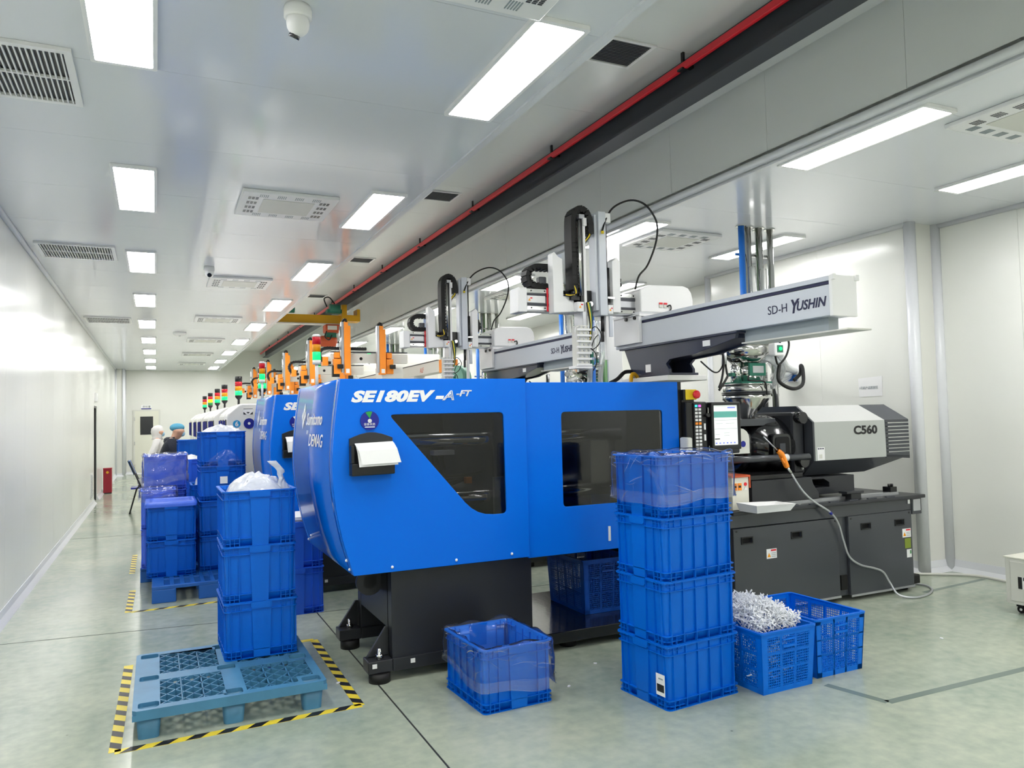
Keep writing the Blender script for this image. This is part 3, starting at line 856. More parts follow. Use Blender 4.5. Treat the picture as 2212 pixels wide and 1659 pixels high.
# --- pallets
def front_pallet():
    x0, x1, y0, y1, zt = -.115, .86, 4.37, 5.43, .155
    t = thing('plastic_pallet', 'teal plastic pallet with open diamond lattice deck in front', 'pallet', ((x0 + x1) / 2, (y0 + y1) / 2, 0))
    cxs = (x0 + .075, (x0 + x1) / 2, x1 - .075); cys = (y0 + .075, (y0 + y1) / 2, y1 - .075)
    holes = []
    for cx in cxs:
        for cy in cys: holes.append([(cx + px, cy + py) for px, py in reversed(rr(.05, .045, .02, 3))])
    q = []
    for (ax0, ax1) in ((cxs[0] + .075, cxs[1] - .03), (cxs[1] + .06, cxs[2] - .03)):
        pass
    wins = []
    for (a0, a1) in ((x0 + .13, cxs[1] - .035), (cxs[1] + .07, x1 - .05)):
        for (b0, b1) in ((y0 + .06, cys[1] - .06), (cys[1] + .06, y1 - .06)):
            wins.append((a0, a1, b0, b1))
    # notch the lattice windows around the leg cups
    def notch(a0, a1, b0, b1):
        c = .0
        return [(a0 + c, b0), (a1, b0), (a1, b1), (a0 + c, b1)]
    wl_ = []
    for (a0, a1, b0, b1) in wins:
        xa = a0; xb = a1
        poly = [(xa, b0), (xb, b0), (xb, b1), (xa, b1)]
        if xb > cxs[2] - .06:
            lowc = b0 < cys[1] - .1 and b0 < y0 + .1
            if lowc: poly = [(xa, b0), (cxs[2] - .07, b0), (cxs[2] - .07, b0 + .09), (xb, b0 + .09), (xb, b1 - .02), (cxs[2] - .07, b1 - .02), (cxs[2] - .07, b1), (xa, b1)]
            else: poly = [(xa, b0), (cxs[2] - .07, b0), (cxs[2] - .07, b0 + .02), (xb, b0 + .02), (xb, b1 - .09), (cxs[2] - .07, b1 - .09), (cxs[2] - .07, b1), (xa, b1)]
        wl_.append(poly)
    hs = holes + [list(reversed(p)) for p in wl_]
    MB().prism([(x0 + px, y0 + py) for px, py in ((.02, 0), (x1 - x0 - .02, 0), (x1 - x0, .02), (x1 - x0, y1 - y0 - .02), (x1 - x0 - .02, y1 - y0), (.02, y1 - y0), (0, y1 - y0 - .02), (0, .02))], 'z', zt - .02, zt, holes=hs).build('deck', 'pallet', t)
    MB().prism([(x0, y0), (x1, y0), (x1, y1), (x0, y1)], 'z', zt - .05, zt - .02, holes=[[(x0 + .012, y0 + .012), (x0 + .012, y1 - .012), (x1 - .012, y1 - .012), (x1 - .012, y0 + .012)]]).build('skirt', 'pallet', t)
    for p in wl_:
        xa = min(v[0] for v in p); xb = max(v[0] for v in p); ya = min(v[1] for v in p); yb = max(v[1] for v in p)
        mb = MB()
        def inside(x, y):
            c = False
            for i in range(len(p)):
                (xi, yi), (xj, yj) = p[i], p[i - 1]
                if (yi > y) != (yj > y) and x < (xj - xi) * (y - yi) / (yj - yi) + xi: c = not c
            return c
        def clipbar(a, b):
            n = 60; run = None
            for i in range(n + 1):
                f = i / n; x = a[0] + (b[0] - a[0]) * f; y = a[1] + (b[1] - a[1]) * f
                ok = inside(x, y)
                if ok and run is None: run = (x, y)
                if run is not None and (not ok or i == n):
                    e = (x, y); d = Vector((e[0] - run[0], e[1] - run[1]))
                    if d.length > .01: mb.cbox(((run[0] + e[0]) / 2, (run[1] + e[1]) / 2, zt - .022), (d.length + .012, .006, .04), Matrix.Rotation(math.atan2(d.y, d.x), 3, 'Z'))
                    run = None
        H_ = yb - ya; Wd = xb - xa
        st = .088
        k = -12
        while k < 20:
            c0 = xa + k * st
            clipbar((c0, ya), (c0 + H_ * .8, yb)); clipbar((c0, yb), (c0 + H_ * .8, ya)); k += 1
        for f in (.33, .66): clipbar((xa + Wd * f, ya), (xa + Wd * f, yb))
        mb.build('lattice', 'pallet', t)
    for cx in cxs:
        for cy in cys:
            lp = []
            for (e, z) in ((.0, .0), (-.008, zt - .02), (-.016, zt - .02), (-.012, .012)):
                lp.append([(cx + px, cy + py, z) for px, py in rr(.056 - e if e == 0 else .062 + e, .052 - e if e == 0 else .058 + e, .024, 4)])
            outer = lambda e, z: [(cx + px, cy + py, z) for px, py in rr(.05 + e, .046 + e, .024, 4)]
            mb = MB().loft([outer(0, 0), outer(.01, zt - .02), outer(.0, zt - .02), outer(-.008, .012)], True, False)
            mb.add(outer(-.008, .012), [tuple(range(20))]); mb.add(outer(0, 0), [tuple(range(20))])
            mb.build('leg', 'pallet', t)
front_pallet()
def runner_pallet(name, label, x0, y0, w_, d_, zt):
    t = thing(name, label, 'pallet', (x0 + w_ / 2, y0 + d_ / 2, 0))
    holes = []
    MBd = MB()
    for i in range(9):
        for j in range(3):
            a = x0 + .1 + i * (w_ - .2) / 9; b = y0 + .05 + j * (d_ - .08) / 3
            holes.append([(a, b), (a, b + d_ / 3 - .07), (a + .05, b + d_ / 3 - .07), (a + .05, b)])
    MB().prism([(x0, y0), (x0 + w_, y0), (x0 + w_, y0 + d_), (x0, y0 + d_)], 'z', zt - .03, zt, holes=holes).build('deck', 'pallet_blue', t, .004)
    mb = MB()
    for i in range(9):
        a = x0 + .1 + i * (w_ - .2) / 9
        for k in range(16):
            y = y0 + .07 + k * (d_ - .12) / 16
            mb.box(a, y, zt - .02, a + .05, y + .006, zt - .004)
    mb.build('grid', 'pallet_blue', t)['kind'] = 'stuff'
    for fx in (0, .5, 1):
        for fy in (0, .5, 1):
            a = x0 + fx * (w_ - .2); b = y0 + fy * (d_ - .16)
            MB().box(a, b, 0, a + .2, b + .16, zt - .03).build('foot_block', 'pallet_blue', t, .006)
    return t
runner_pallet('plastic_pallet', 'blue plastic pallet under the crate stacks in the middle distance', -.04, 7.62, .98, 1.05, .15)
runner_pallet('plastic_pallet', 'far blue plastic pallet under the violet crate stacks', -.15, 8.7, .92, .98, .15)

# --- hazard tape on the floor
def tape(x0, y0, x1, y1, label, wd=.055):
    d = Vector((x1 - x0, y1 - y0, 0)); L = d.length; a = math.atan2(d.y, d.x)
    t = thing('hazard_tape', label, 'floor tape', ((x0 + x1) / 2, (y0 + y1) / 2, 0))
    R_ = Matrix.Rotation(a, 3, 'Z'); o = Vector((x0, y0, 0))
    MB().cbox(o + R_ @ Vector((L / 2, 0, .0006)), (L, wd, .0012), R_).build('backing', 'tape_yellow', t)
    n = int(L / .15)
    for i in range(n):
        s = .02 + i * (L - .04) / n; wq = .072; sk = .05
        pts = [(s, -wd / 2), (s + wq, -wd / 2), (s + wq + sk, wd / 2), (s + sk, wd / 2)]
        pts = [(min(max(px, 0), L), py) for px, py in pts]
        mb = MB().prism(pts, 'z', .0012, .0018)
        for k in range(len(mb.v)): mb.v[k] = o + R_ @ mb.v[k]
        mb.build('stripe', 'tape_black', t)
tape(-.19, 4.30, -.17, 5.78, 'yellow and black hazard tape along the left of the front pallet')
tape(-.19, 4.30, 1.04, 4.325, 'yellow and black hazard tape in front of the front pallet')
tape(1.03, 4.325, 1.04, 5.76, 'yellow and black hazard tape between the front pallet and the machine')
tape(.9, 5.77, 1.04, 5.77, 'short hazard tape piece behind the crates on the front pallet')
tape(-.2, 7.4, .95, 7.42, 'hazard tape in front of the second pallet')
tape(-.22, 7.4, -.21, 8.35, 'hazard tape left of the second pallet, glaring in light')
tape(-.24, 9.3, -.24, 10.6, 'far short hazard tape piece beside the aisle')

# --- middle group of crates
G = 'crates stacked on the second pallet'
for i in range(2):
    crate('lidded' if i else 'dark', 'dark blue crate %s at the left front of the second pallet' % ('with violet lid' if i else 'under the violet-lidded one'), .13, 8.32, .151 + i * .341, PI / 2, G)
for i in range(4):
    crate('dark', 'dark blue crate, %s of the four-high stack' % ('lowest', 'second', 'third, bearing a small white tag,', 'topmost and filled with white parts,')[i], .605, 8.42, .151 + i * .341, PI / 2, G)
tag(centred(MB().box(.575, 8.134, .151 + .85, .645, 8.1365, .151 + .92).build('paper_tag', 'paper')), 'small white tag on the third crate of the four-high stack', 'label')
heap('white_parts', 'white parts heaped in the topmost crate of the four-high stack', (.605, 8.42, .151 + 3 * .341 + .30), .19, .24, .10, 'crumple', 9.0)
t = thing('bag_flap', 'peaked clear bag flap hanging out between the four-high crates', 'plastic bag', (.62, 8.13, 1.17))
lo = []
for k in range(9):
    f = k / 8; wv_ = .19 * (1 - f) ** .8 + .025
    lo.append([Vector((.605 + .03 * f + wv_ * u, 8.128 - .02 * math.sin(f * 3) - .02 * noise.noise(Vector((u * 4, f * 5, 1))), 1.165 + .17 * f)) for u in [-1 + 2 * i / 14 for i in range(15)]])
n = 15; vs = [p for l in lo for p in l]; fs = []
for k in range(8):
    for i in range(14): fs.append((k * n + i, k * n + i + 1, (k + 1) * n + i + 1, (k + 1) * n + i))
MB().add(vs, fs, True).build('film', 'film', t)
G2 = 'violet-blue crates in the far stacks'
for i in range(3):
    crate('violet', 'violet-blue crate, %s of the far stack beside the aisle' % ('lowest', 'middle', 'topmost and wrapped in clear film,')[i], .09, 9.36, .151 + i * .371, PI / 2, G2)
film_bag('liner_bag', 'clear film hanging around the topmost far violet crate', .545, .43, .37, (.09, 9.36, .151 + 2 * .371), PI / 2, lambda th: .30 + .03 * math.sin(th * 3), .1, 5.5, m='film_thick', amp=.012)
for i in range(2):
    crate('small', 'small violet crate %s, just behind the lidded crate' % ('lined with a bag' if i else 'underneath the bag-lined one'), (.02), 8.82, .151 + i * .391 if i else .151, PI / 2, G2)
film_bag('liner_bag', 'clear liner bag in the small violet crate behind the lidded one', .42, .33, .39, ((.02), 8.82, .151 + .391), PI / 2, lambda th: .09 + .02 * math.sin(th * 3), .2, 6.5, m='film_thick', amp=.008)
for i in range(2):
    crate('cyan', 'bright blue crate, %s beside the small violet crates' % ('lower one' if i == 0 else 'upper one holding a white sack,'), .53, 9.03, .151 + i * .401, PI / 2)
heap('white_sack', 'limp white sack lying in the bright blue crate', (.53, 9.03, .151 + .401 + .33), .15, .2, .22, 'crumple', 2.0, 'sack')
for i in range(3):
    crate('royal', 'royal blue crate, %s of the stack farther down the aisle' % ('lowest', 'middle', 'topmost and heaped white,')[i], .36, 11.0, i * .381, PI / 2, G2)
heap('white_parts', 'white parts heaped on the royal blue stack down the aisle', (.36, 11.0, 2 * .381 + .34), .18, .23, .09, 'crumple', 7.0)
for i in range(4):
    crate('dark', 'dark blue crate, %s of the farthest stack beside the man' % ('lowest', 'second', 'third', 'topmost')[i], .50, 12.4, i * .341, PI / 2, 'crates in the farthest stack')
for i in range(2):
    crate('royal', 'royal blue crate, %s of the pair behind the first machine end' % ('lower' if i == 0 else 'upper'), 1.06, 6.83, i * .381, PI / 2, 'royal blue crate pair')
t = thing('carton_sheets', 'white sheets lying on the royal blue crate pair', 'paper', (1.06, 6.8, .763))
MB().box(.86, 6.6, .763, 1.26, 7.05, .775).build('cardboard', 'cream', t)
MB().box(.85, 6.59, .775, 1.25, 7.03, .80).build('sheet', 'paper', t)

# --- perforated baskets
def make_basket(m, L=.6, W=.42, H=.35):
    t = thing('mesh_basket', '', 'basket')
    hx, hy = L / 2, W / 2; tp = .02
    def side(sgn, ax):
        """one wall: solid bands plus fine grid; built flat in (u, z) then mapped"""
        half = (hx if ax == 'y' else hy)
        fr = MB(); gr = MB()
        nb = 4 if ax == 'y' else 3
        def put(mb, u0, u1, z0, z1, th):
            o = hy if ax == 'y' else hx
            e = lambda z: tp * (1 - z / H)
            def P(u, z, w_):
                uu = u * (1 - e(z) / half); off = o - e(z) - w_
                return (uu, sgn * off, z) if ax == 'y' else (sgn * off, uu, z)
            v = [P(u0, z0, 0), P(u1, z0, 0), P(u1, z1, 0), P(u0, z1, 0), P(u0, z0, th), P(u1, z0, th), P(u1, z1, th), P(u0, z1, th)]
            mb.add(v, [(0, 1, 2, 3), (4, 5, 6, 7), (0, 1, 5, 4), (1, 2, 6, 5), (2, 3, 7, 6), (3, 0, 4, 7)])
        z0, z1 = .03, H - .035
        put(fr, -half, half, 0, z0, .006); put(fr, -half, half, z1, H, .006)
        put(fr, -half, -half + .045, 0, H, .007); put(fr, half - .045, half, 0, H, .007)
        for k in range(1, nb): 
            u = -half + .045 + (2 * half - .09) * k / nb; put(fr, u - .008, u + .008, 0, H, .008)
        for f in (.36, .68):
            z = z0 + (z1 - z0) * f; put(fr, -half, half, z - .004, z + .004, .008)
        fr.build('wall_frame', m, t, world=False)
        n = int((2 * half - .09) / .0145)
        for k in range(n):
            u = -half + .045 + (2 * half - .09) * (k + .5) / n; put(gr, u - .0022, u + .0022, z0, z1, .003)
        n = int((z1 - z0) / .0145)
        for k in range(n):
            z = z0 + (z1 - z0) * (k + .5) / n; put(gr, -half + .04, half - .04, z - .0022, z + .0022, .003)
        gr.build('wall_grid', m, t, world=False)
    for sgn in (-1, 1): side(sgn, 'y'); side(sgn, 'x')
    k = 16
    o_ = lambda e, z: [(x, y, z) for x, y in rr(hx + e, hy + e, .02, 3)]
    MB().loft([o_(-.012, H - .004), o_(.006, H - .012), o_(.008, H), o_(-.012, H), o_(-.012, H - .004)], False, False).build('rim', m, t, world=False)
    MB().box(-hx + .022, -hy + .022, .0, hx - .022, hy - .022, .008).build('bottom', m, t, world=False)
    for s in (-1, 1):
        MB().box(s * hx - .006, -.05, H - .1, s * hx + .002, .05, H - .088).box(s * hx - .006, -.05, H - .06, s * hx + .002, .05, H - .05).build('grip', m, t, world=False)
    return t
b1 = make_basket('basket'); b1.location = (3.268, 3.655, 0); b1.rotation_euler = (0, 0, math.radians(91.5)); b1['label'] = 'perforated blue basket full of white plastic sprues'; b1['group'] = 'perforated baskets on the floor'
b2 = dup(b1, 'empty perforated blue basket in front of the grey cabinet', (3.74, 3.71, 0), math.radians(91))
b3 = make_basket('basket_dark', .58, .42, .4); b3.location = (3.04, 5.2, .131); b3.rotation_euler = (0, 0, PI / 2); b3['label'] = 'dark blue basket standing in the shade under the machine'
b4 = dup(b2, 'bright blue basket glimpsed on the floor behind the machine', (2.75, 6.9, 0), 0.0)
mb = MB()
rnd = random.Random(5)
for i in range(640):
    x = rnd.uniform(-.24, .26); y = rnd.uniform(-.165, .165)
    top = .35 + .12 * max(0, 1 - ((x - .02) / .34) ** 2) * max(0, 1 - (y / .26) ** 2) * (1 if True else 0)
    z = rnd.uniform(top - .07, top) if i > 150 else rnd.uniform(.03, top)
    q = Matrix.Rotation(rnd.uniform(0, 6.3), 3, 'Z') @ Matrix.Rotation(rnd.uniform(-1.2, 1.2), 3, 'X') @ Matrix.Rotation(rnd.uniform(-1.2, 1.2), 3, 'Y')
    mb.cbox((x, y, z), (rnd.uniform(.07, .11), .0038, .0038), q)
    mb.cbox((x, y, z), (.0038, rnd.uniform(.05, .08), .0038), q)
    mb.cbox(Vector((x, y, z)) + q @ Vector((.03, 0, .014)), (.008, .007, .024), q)
o = mb.build('sprue_pile', 'sprue'); o.location = (3.268, 3.655, 0); o.rotation_euler = (0, 0, math.radians(91.5)); o['kind'] = 'stuff'
o.location = (3.268, 3.655, 0)
tag(o, 'tangled heap of thin white plastic sprues in the basket', 'plastic sprues')

# ================================================================== BLUE MOULDING MACHINE (clamp side)
def fillet(pts, r, n=4):
    """round the corners of a polygon"""
    out = []
    N = len(pts)
    for i in range(N):
        p = Vector(pts[i]); a = Vector(pts[i - 1]); b = Vector(pts[(i + 1) % N])
        rad = r[i] if hasattr(r, '__len__') else r
        u = (a - p).normalized(); v = (b - p).normalized()
        for k in range(n + 1):
            f = k / n; q = p + u * rad * (1 - f) ** 2 + v * rad * f ** 2
            out.append((q.x, q.y))
    return out
def make_machine():
    t = thing('moulding_machine', 'blue injection moulding machine nearest the camera, green dial on its door', 'machine', (2.2, 5.2, 0), group='blue moulding machines')
    prof = [(0.985, 1.845), (0.963, 1.69), (0.945, 1.54), (0.934, 1.40), (0.932, 1.30), (0.938, 1.19), (0.953, 1.07), (0.975, .955), (1.0, .85), (1.05, .685)]
    pc = [(p.x, p.y) for p in catmull([(a, b, 0) for a, b in prof], 3)]
    win = fillet([(1.275, 1.628), (2.036, 1.628), (2.043, .978), (1.835, .978)], [.035, .03, .03, .12])
    body = pc + [(2.198, .685), (2.198, 1.845)]
    MB().prism(body, 'y', 4.5, 4.53, holes=[list(reversed(win))]).build('door_panel', 'blue', t, .003)
    # curved end cap with two seams
    inner = [(x + .02, z) for x, z in pc]
    def cap(y0, y1, nm, e=0.0):
        mb = MB(); n = len(pc)
        o = [(x - e, z) for x, z in pc]
        v = [(x, y0, z) for x, z in o] + [(x, y1, z) for x, z in o] + [(x, y0, z) for x, z in inner] + [(x, y1, z) for x, z in inner]
        f = []
        for i in range(n - 1):
            f += [(i, i + 1, n + i + 1, n + i), (2 * n + i, 3 * n + i, 3 * n + i + 1, 2 * n + i + 1), (i, 2 * n + i, 2 * n + i + 1, i + 1), (n + i, n + i + 1, 3 * n + i + 1, 3 * n + i)]
        f += [(0, n, 3 * n, 2 * n), (n - 1, 2 * n + n - 1, 4 * n - 1, 2 * n - 1)]
        mb.add(v, f, True)
        return mb.build(nm, 'blue_cap', t)
    cap(4.531, 4.60, 'cap_edge'); cap(4.604, 5.87, 'end_cap'); cap(5.874, 5.95, 'cap_edge')
    MB().box(1.0, 4.54, 1.82, 2.19, 4.8, 1.84).build('top_cover', 'charcoal', t)
    MB().box(1.0, 5.5, 1.82, 2.19, 5.94, 1.84).build('top_cover', 'charcoal', t)
    mb = MB()
    for (x, z) in ((1.28, .715), (1.69, .716), (2.07, .718)): mb.ball((x, 4.497, z), .009, 8, 6)
    for (y, x, z) in ((4.58, 1.03, .755), (4.62, 1.0, .83), (5.6, 1.0, .82), (5.75, 1.02, .77)): mb.ball((x + .003, y, z), .009, 8, 6)
    for b_ in [0]:
        pass
    for (x, z) in ((1.28, .715), (1.69, .716), (2.07, .718)): MB().ball((x, 4.497, z), .009, 8, 6).build('bolt', 'white', t)
    for (y, x, z) in ((4.56, 1.022, .77), (4.56, 1.04, .715), (5.7, 1.022, .77), (5.9, 1.04, .715)): MB().ball((x - .002, y, z), .009, 8, 6).build('bolt', 'white', t)
    g1 = MB().prism(win, 'y', 4.512, 4.518).build('window_pane', 'tinted', t)
    # right sliding door, slightly set back
    win2 = fillet([(2.472, 1.622), (3.302, 1.622), (3.294, .985), (2.472, .985)], .03)
    MB().prism([(2.203, .672), (3.44, .672), (3.44, 1.822), (2.203, 1.822)], 'y', 4.525, 4.555, holes=[list(reversed(win2))]).build('door_panel', 'blue', t, .003)
    MB().prism(win2, 'y', 4.535, 4.541).build('window_pane', 'tinted', t)
    MB().box(3.44, 4.53, .672, 3.475, 4.6, 1.822).build('door_edge', 'black', t, .004)
    MB().box(3.1, 4.56, 1.80, 3.44, 5.87, 1.82).build('top_cover', 'charcoal', t)
    MB().box(2.21, 5.88, .68, 3.44, 5.92, 1.82).box(1.06, 5.9, .68, 2.2, 5.93, 1.82).build('rear_panel', 'charcoal', t)
    # inside: platens, tie bars, screw drive, hoses
    MB().box(1.15, 4.95, .72, 1.35, 5.6, 1.72).build('rear_platen', 'charcoal_dk', t, .01)
    MB().box(2.05, 4.72, .72, 2.35, 5.7, 1.66).build('moving_platen', 'navy', t, .01)
    MB().box(3.12, 4.72, .72, 3.42, 5.7, 1.66).build('fixed_platen', 'charcoal', t, .01)
    for y in (4.82, 5.6):
        for z in (1.06, 1.45): MB().cyl((1.1, y, z), (3.4, y, z), .045, n=14).build('tie_bar', 'chrome', t)
    MB().box(2.36, 4.85, .92, 2.6, 5.5, 1.45).build('mould_half', 'alu', t, .008)
    MB().box(2.88, 4.85, .92, 3.1, 5.5, 1.45).build('mould_half', 'steel', t, .008)
    MB().box(1.09, 4.56, .69, 3.43, 5.87, .72).build('drip_tray', 'charcoal_dk', t)
    for k in range(4):
        MB().tube([(1.6 + .03 * k, 4.75, 1.36), (1.6 + .035 * k, 4.72, 1.28), (1.72, 4.72, 1.22 - .02 * k), (2.0, 4.75, 1.24)], .008, 6).build('hose', 'rubber', t)
    MB().box(1.62, 4.68, 1.36, 1.76, 4.76, 1.39).build('manifold', 'white', t)
    MB().box(1.83, 4.66, 1.17, 1.87, 4.7, 1.21).build('sensor', 'orange', t)
    MB().box(2.03, 4.65, .75, 2.1, 4.69, 1.2).build('sensor_rail', 'alu', t)
    # base: front and rear side frames, low frame under the mould
    lp = [(1.31, .645), (2.275, .645), (2.275, .06), (1.165, .06), (1.165, .135), (1.31, .24)]
    for (y0, y1) in ((4.63, 4.72), (5.42, 5.51)):
        MB().prism([(1.31, .66), (2.275, .66), (2.275, .06), (1.31, .06)], 'y', y0 + .005, y1).build('side_frame', 'charcoal_dk', t, .004)
        MB().box(1.155, y0 - .01, .06, 1.309, y1 + .03, .135).build('foot_bracket', 'charcoal_dk', t, .005)
        MB().prism([(1.309, .137), (1.309, .31), (1.29, .31), (1.17, .137)], 'y', y1 - .01, y1 + .015).build('foot_gusset', 'charcoal_dk', t, .003)
        MB().box(1.31, y0 - .012, .06, 2.275, y0 + .004, .135).build('foot_rail', 'charcoal_dk', t, .003)
        MB().cyl((1.235, y0 + .03, 0), (1.235, y0 + .03, .058), .066, n=24).build('levelling_foot', 'rubber', t)
        MB().cyl((1.235, y0 + .03, .06), (1.235, y0 + .03, .2), .012, n=10).cyl((1.235, y0 + .03, .14), (1.235, y0 + .03, .165), .024, n=6).build('levelling_bolt', 'steel', t)
    MB().box(1.31, 4.73, .3, 1.34, 5.41, .66).build('cross_frame', 'black', t)
    MB().box(2.22, 4.73, .06, 2.27, 5.41, .66).build('cross_frame', 'black', t)
    MB().lathe([(.085, -.02), (.085, .02), (.045, .02), (.045, -.02)], (1.24, 4.9, .56), 20, axis='y').build('lifting_eye', 'charcoal_dk', t)
    for x in (1.18, 1.42): MB().box(x, 4.612, .095, x + .028, 4.618, .12).build('sticker', 'white', t)
    MB().box(2.28, 4.63, .055, 3.97, 5.75, .13).build('low_frame', 'black_gloss', t, .004)
    for x in (2.6, 3.6): MB().cyl((x, 4.75, 0), (x, 4.75, .054), .06, n=18).build('levelling_foot', 'rubber', t)
    MB().box(3.3, 4.75, .131, 3.44, 5.7, .66).build('platen_support', 'black', t)
    # lettering
    text('SE180EV', .088, 'white', 'lettering', t, (1.047, 4.4985, 1.709), FRONT, .28, 1.5, .005, space=1.04)
    text('-', .088, 'white', 'lettering', t, (1.572, 4.4985, 1.709), FRONT, .28, 1.5, .006)
    text('A', .082, 'white', 'lettering', t, (1.622, 4.4985, 1.712), FRONT, .3, 1.3, 0, outline=.0026)
    text('-FT', .052, 'white', 'lettering', t, (1.708, 4.4985, 1.735), FRONT, .3, 1.3, 0, outline=.002)
    cx = .949
    text('Sumitomo', .115, 'white', 'lettering', t, (.944, 5.42, 1.575), (math.radians(82.5), 0, -PI / 2), .12, 1.15, .002)
    text('DEMAG', .115, 'white', 'lettering', t, (.93, 5.27, 1.435), (math.radians(85), 0, -PI / 2), .12, 1.2, .001)
    text('SHI', .04, 'white', 'lettering', t, (.934, 5.36, 1.51), (math.radians(85), 0, -PI / 2), .12, 1.1, .0)
    mb = MB()
    for (dy, dz, a) in ((0, .045, 0), (0, -.045, 0), (.045, 0, 1), (-.045, 0, 1)):
        mb.prism([(5.53 + dy - .03, 1.635 + dz), (5.53 + dy, 1.635 + dz + (.045 if not a else .035)), (5.53 + dy + .03, 1.635 + dz), (5.53 + dy, 1.635 + dz - (.045 if not a else .035))], 'x', .0, .001)
    for i in range(len(mb.v)): mb.v[i].x = .9515 + (mb.v[i].z - 1.635) * .13 - .0015 - mb.v[i].x
    mb.build('emblem', 'white', t)
    # status dial
    c = Vector((1.155, 4.4985, 1.595))
    MB().cyl(c + Vector((0, .001, 0)), c + Vector((0, -.008, 0)), .056, n=40).build('status_dial', 'navy_decal', t)
    wd = [(c.x, c.z + .012)] + [(c.x + .054 * math.sin(a), c.z + .054 * math.cos(a)) for a in [math.radians(x) for x in (-28, -18, -8, 4, 16)]]
    MB().prism(wd, 'y', 4.489, 4.4905).build('dial_wedge', 'green_glass', t)
    MB().lathe([(.012, -.001), (.012, .001), (.009, .001), (.009, -.001)], (c.x, 4.4895, c.z - .002), 16, axis='y').build('dial_ring', 'white', t)
    text('设备状态', .017, 'white', 'lettering', t, (c.x - .036, 4.4898, c.z - .028), space=1.05)
    MB().box(c.x - .03, 4.4895, c.z - .041, c.x + .03, 4.4905, c.z - .036).build('printed_line', 'white', t)
    # small stickers
    MB().box(2.815, 4.515, .73, 2.83, 4.5245, .83).build('sticker', 'white', t)
    return t
m1 = make_machine()
m2 = dup(m1, 'second blue injection moulding machine, standing behind the nearest one', off=(0, 2.65, 0))
for ch in m2.children:
    if ch.name.startswith('dial_wedge'):
        ch.data = ch.data.copy(); ch.data.materials[0] = M['white']

# document holders with folded sheets
def holder(dy, label, plabel):
    t = thing('document_holder', label, 'document holder', (1.16, 4.47 + dy, 1.27))
    pb = fillet([(1.03, 1.27), (1.29, 1.275), (1.292, 1.5), (1.03, 1.5)], [.012, .012, .03, .03])
    top = [(1.03, 1.272), (1.288, 1.276), (1.292, 1.49)] + [(1.292 - .262 * f, 1.49 + .035 * math.sin(f * PI)) for f in (.08, .25, .4, .5, .6, .75, .92)] + [(1.03, 1.49)]
    MB().prism(top, 'y', 4.485 + dy, 4.4995 + dy).build('back_plate', 'charcoal_dk', t, .003)
    MB().prism([(1.03, 1.272), (1.288, 1.276), (1.289, 1.345), (1.03, 1.345)], 'y', 4.43 + dy, 4.484 + dy).build('pocket', 'black', t, .006)
    MB().prism([(1.03, 1.345), (1.05, 1.345), (1.05, 1.45), (1.03, 1.45)], 'y', 4.44 + dy, 4.484 + dy).build('pocket_side', 'black', t, .004)
    p = thing('paper_sheets', plabel, 'paper', (1.17, 4.42 + dy, 1.3))
    def sheet(x0, x1, zt, zb, sk, y, nm):
        v = []
        for z, yy in ((zt, 4.476 + dy), (zt - .01, 4.45 + dy), ((zt + zb) / 2 + .02, y + .012 + dy), (zb, y + dy)):
            f = (zt - z) / (zt - zb)
            v += [(x0 + sk * f, yy, z), (x1 + sk * f * 1.1, yy, z + .006)]
        v += [(a, b + .0015, c) for a, b, c in v]
        f = []
        for k in range(3): f += [(2 * k, 2 * k + 1, 2 * k + 3, 2 * k + 2), (8 + 2 * k, 8 + 2 * k + 2, 8 + 2 * k + 3, 8 + 2 * k + 1)]
        MB().add(v, f).build(nm, 'paper', p)
    sheet(1.058, 1.29, 1.458, 1.325, .012, 4.412, 'sheet'); sheet(1.058, 1.288, 1.462, 1.338, .028, 4.402, 'sheet')
holder(0, 'black wall document holder on the nearest blue machine door', 'folded white papers hanging out of the near document holder')
holder(2.65, 'black wall document holder on the second blue machine door', 'folded white papers hanging out of the second document holder')

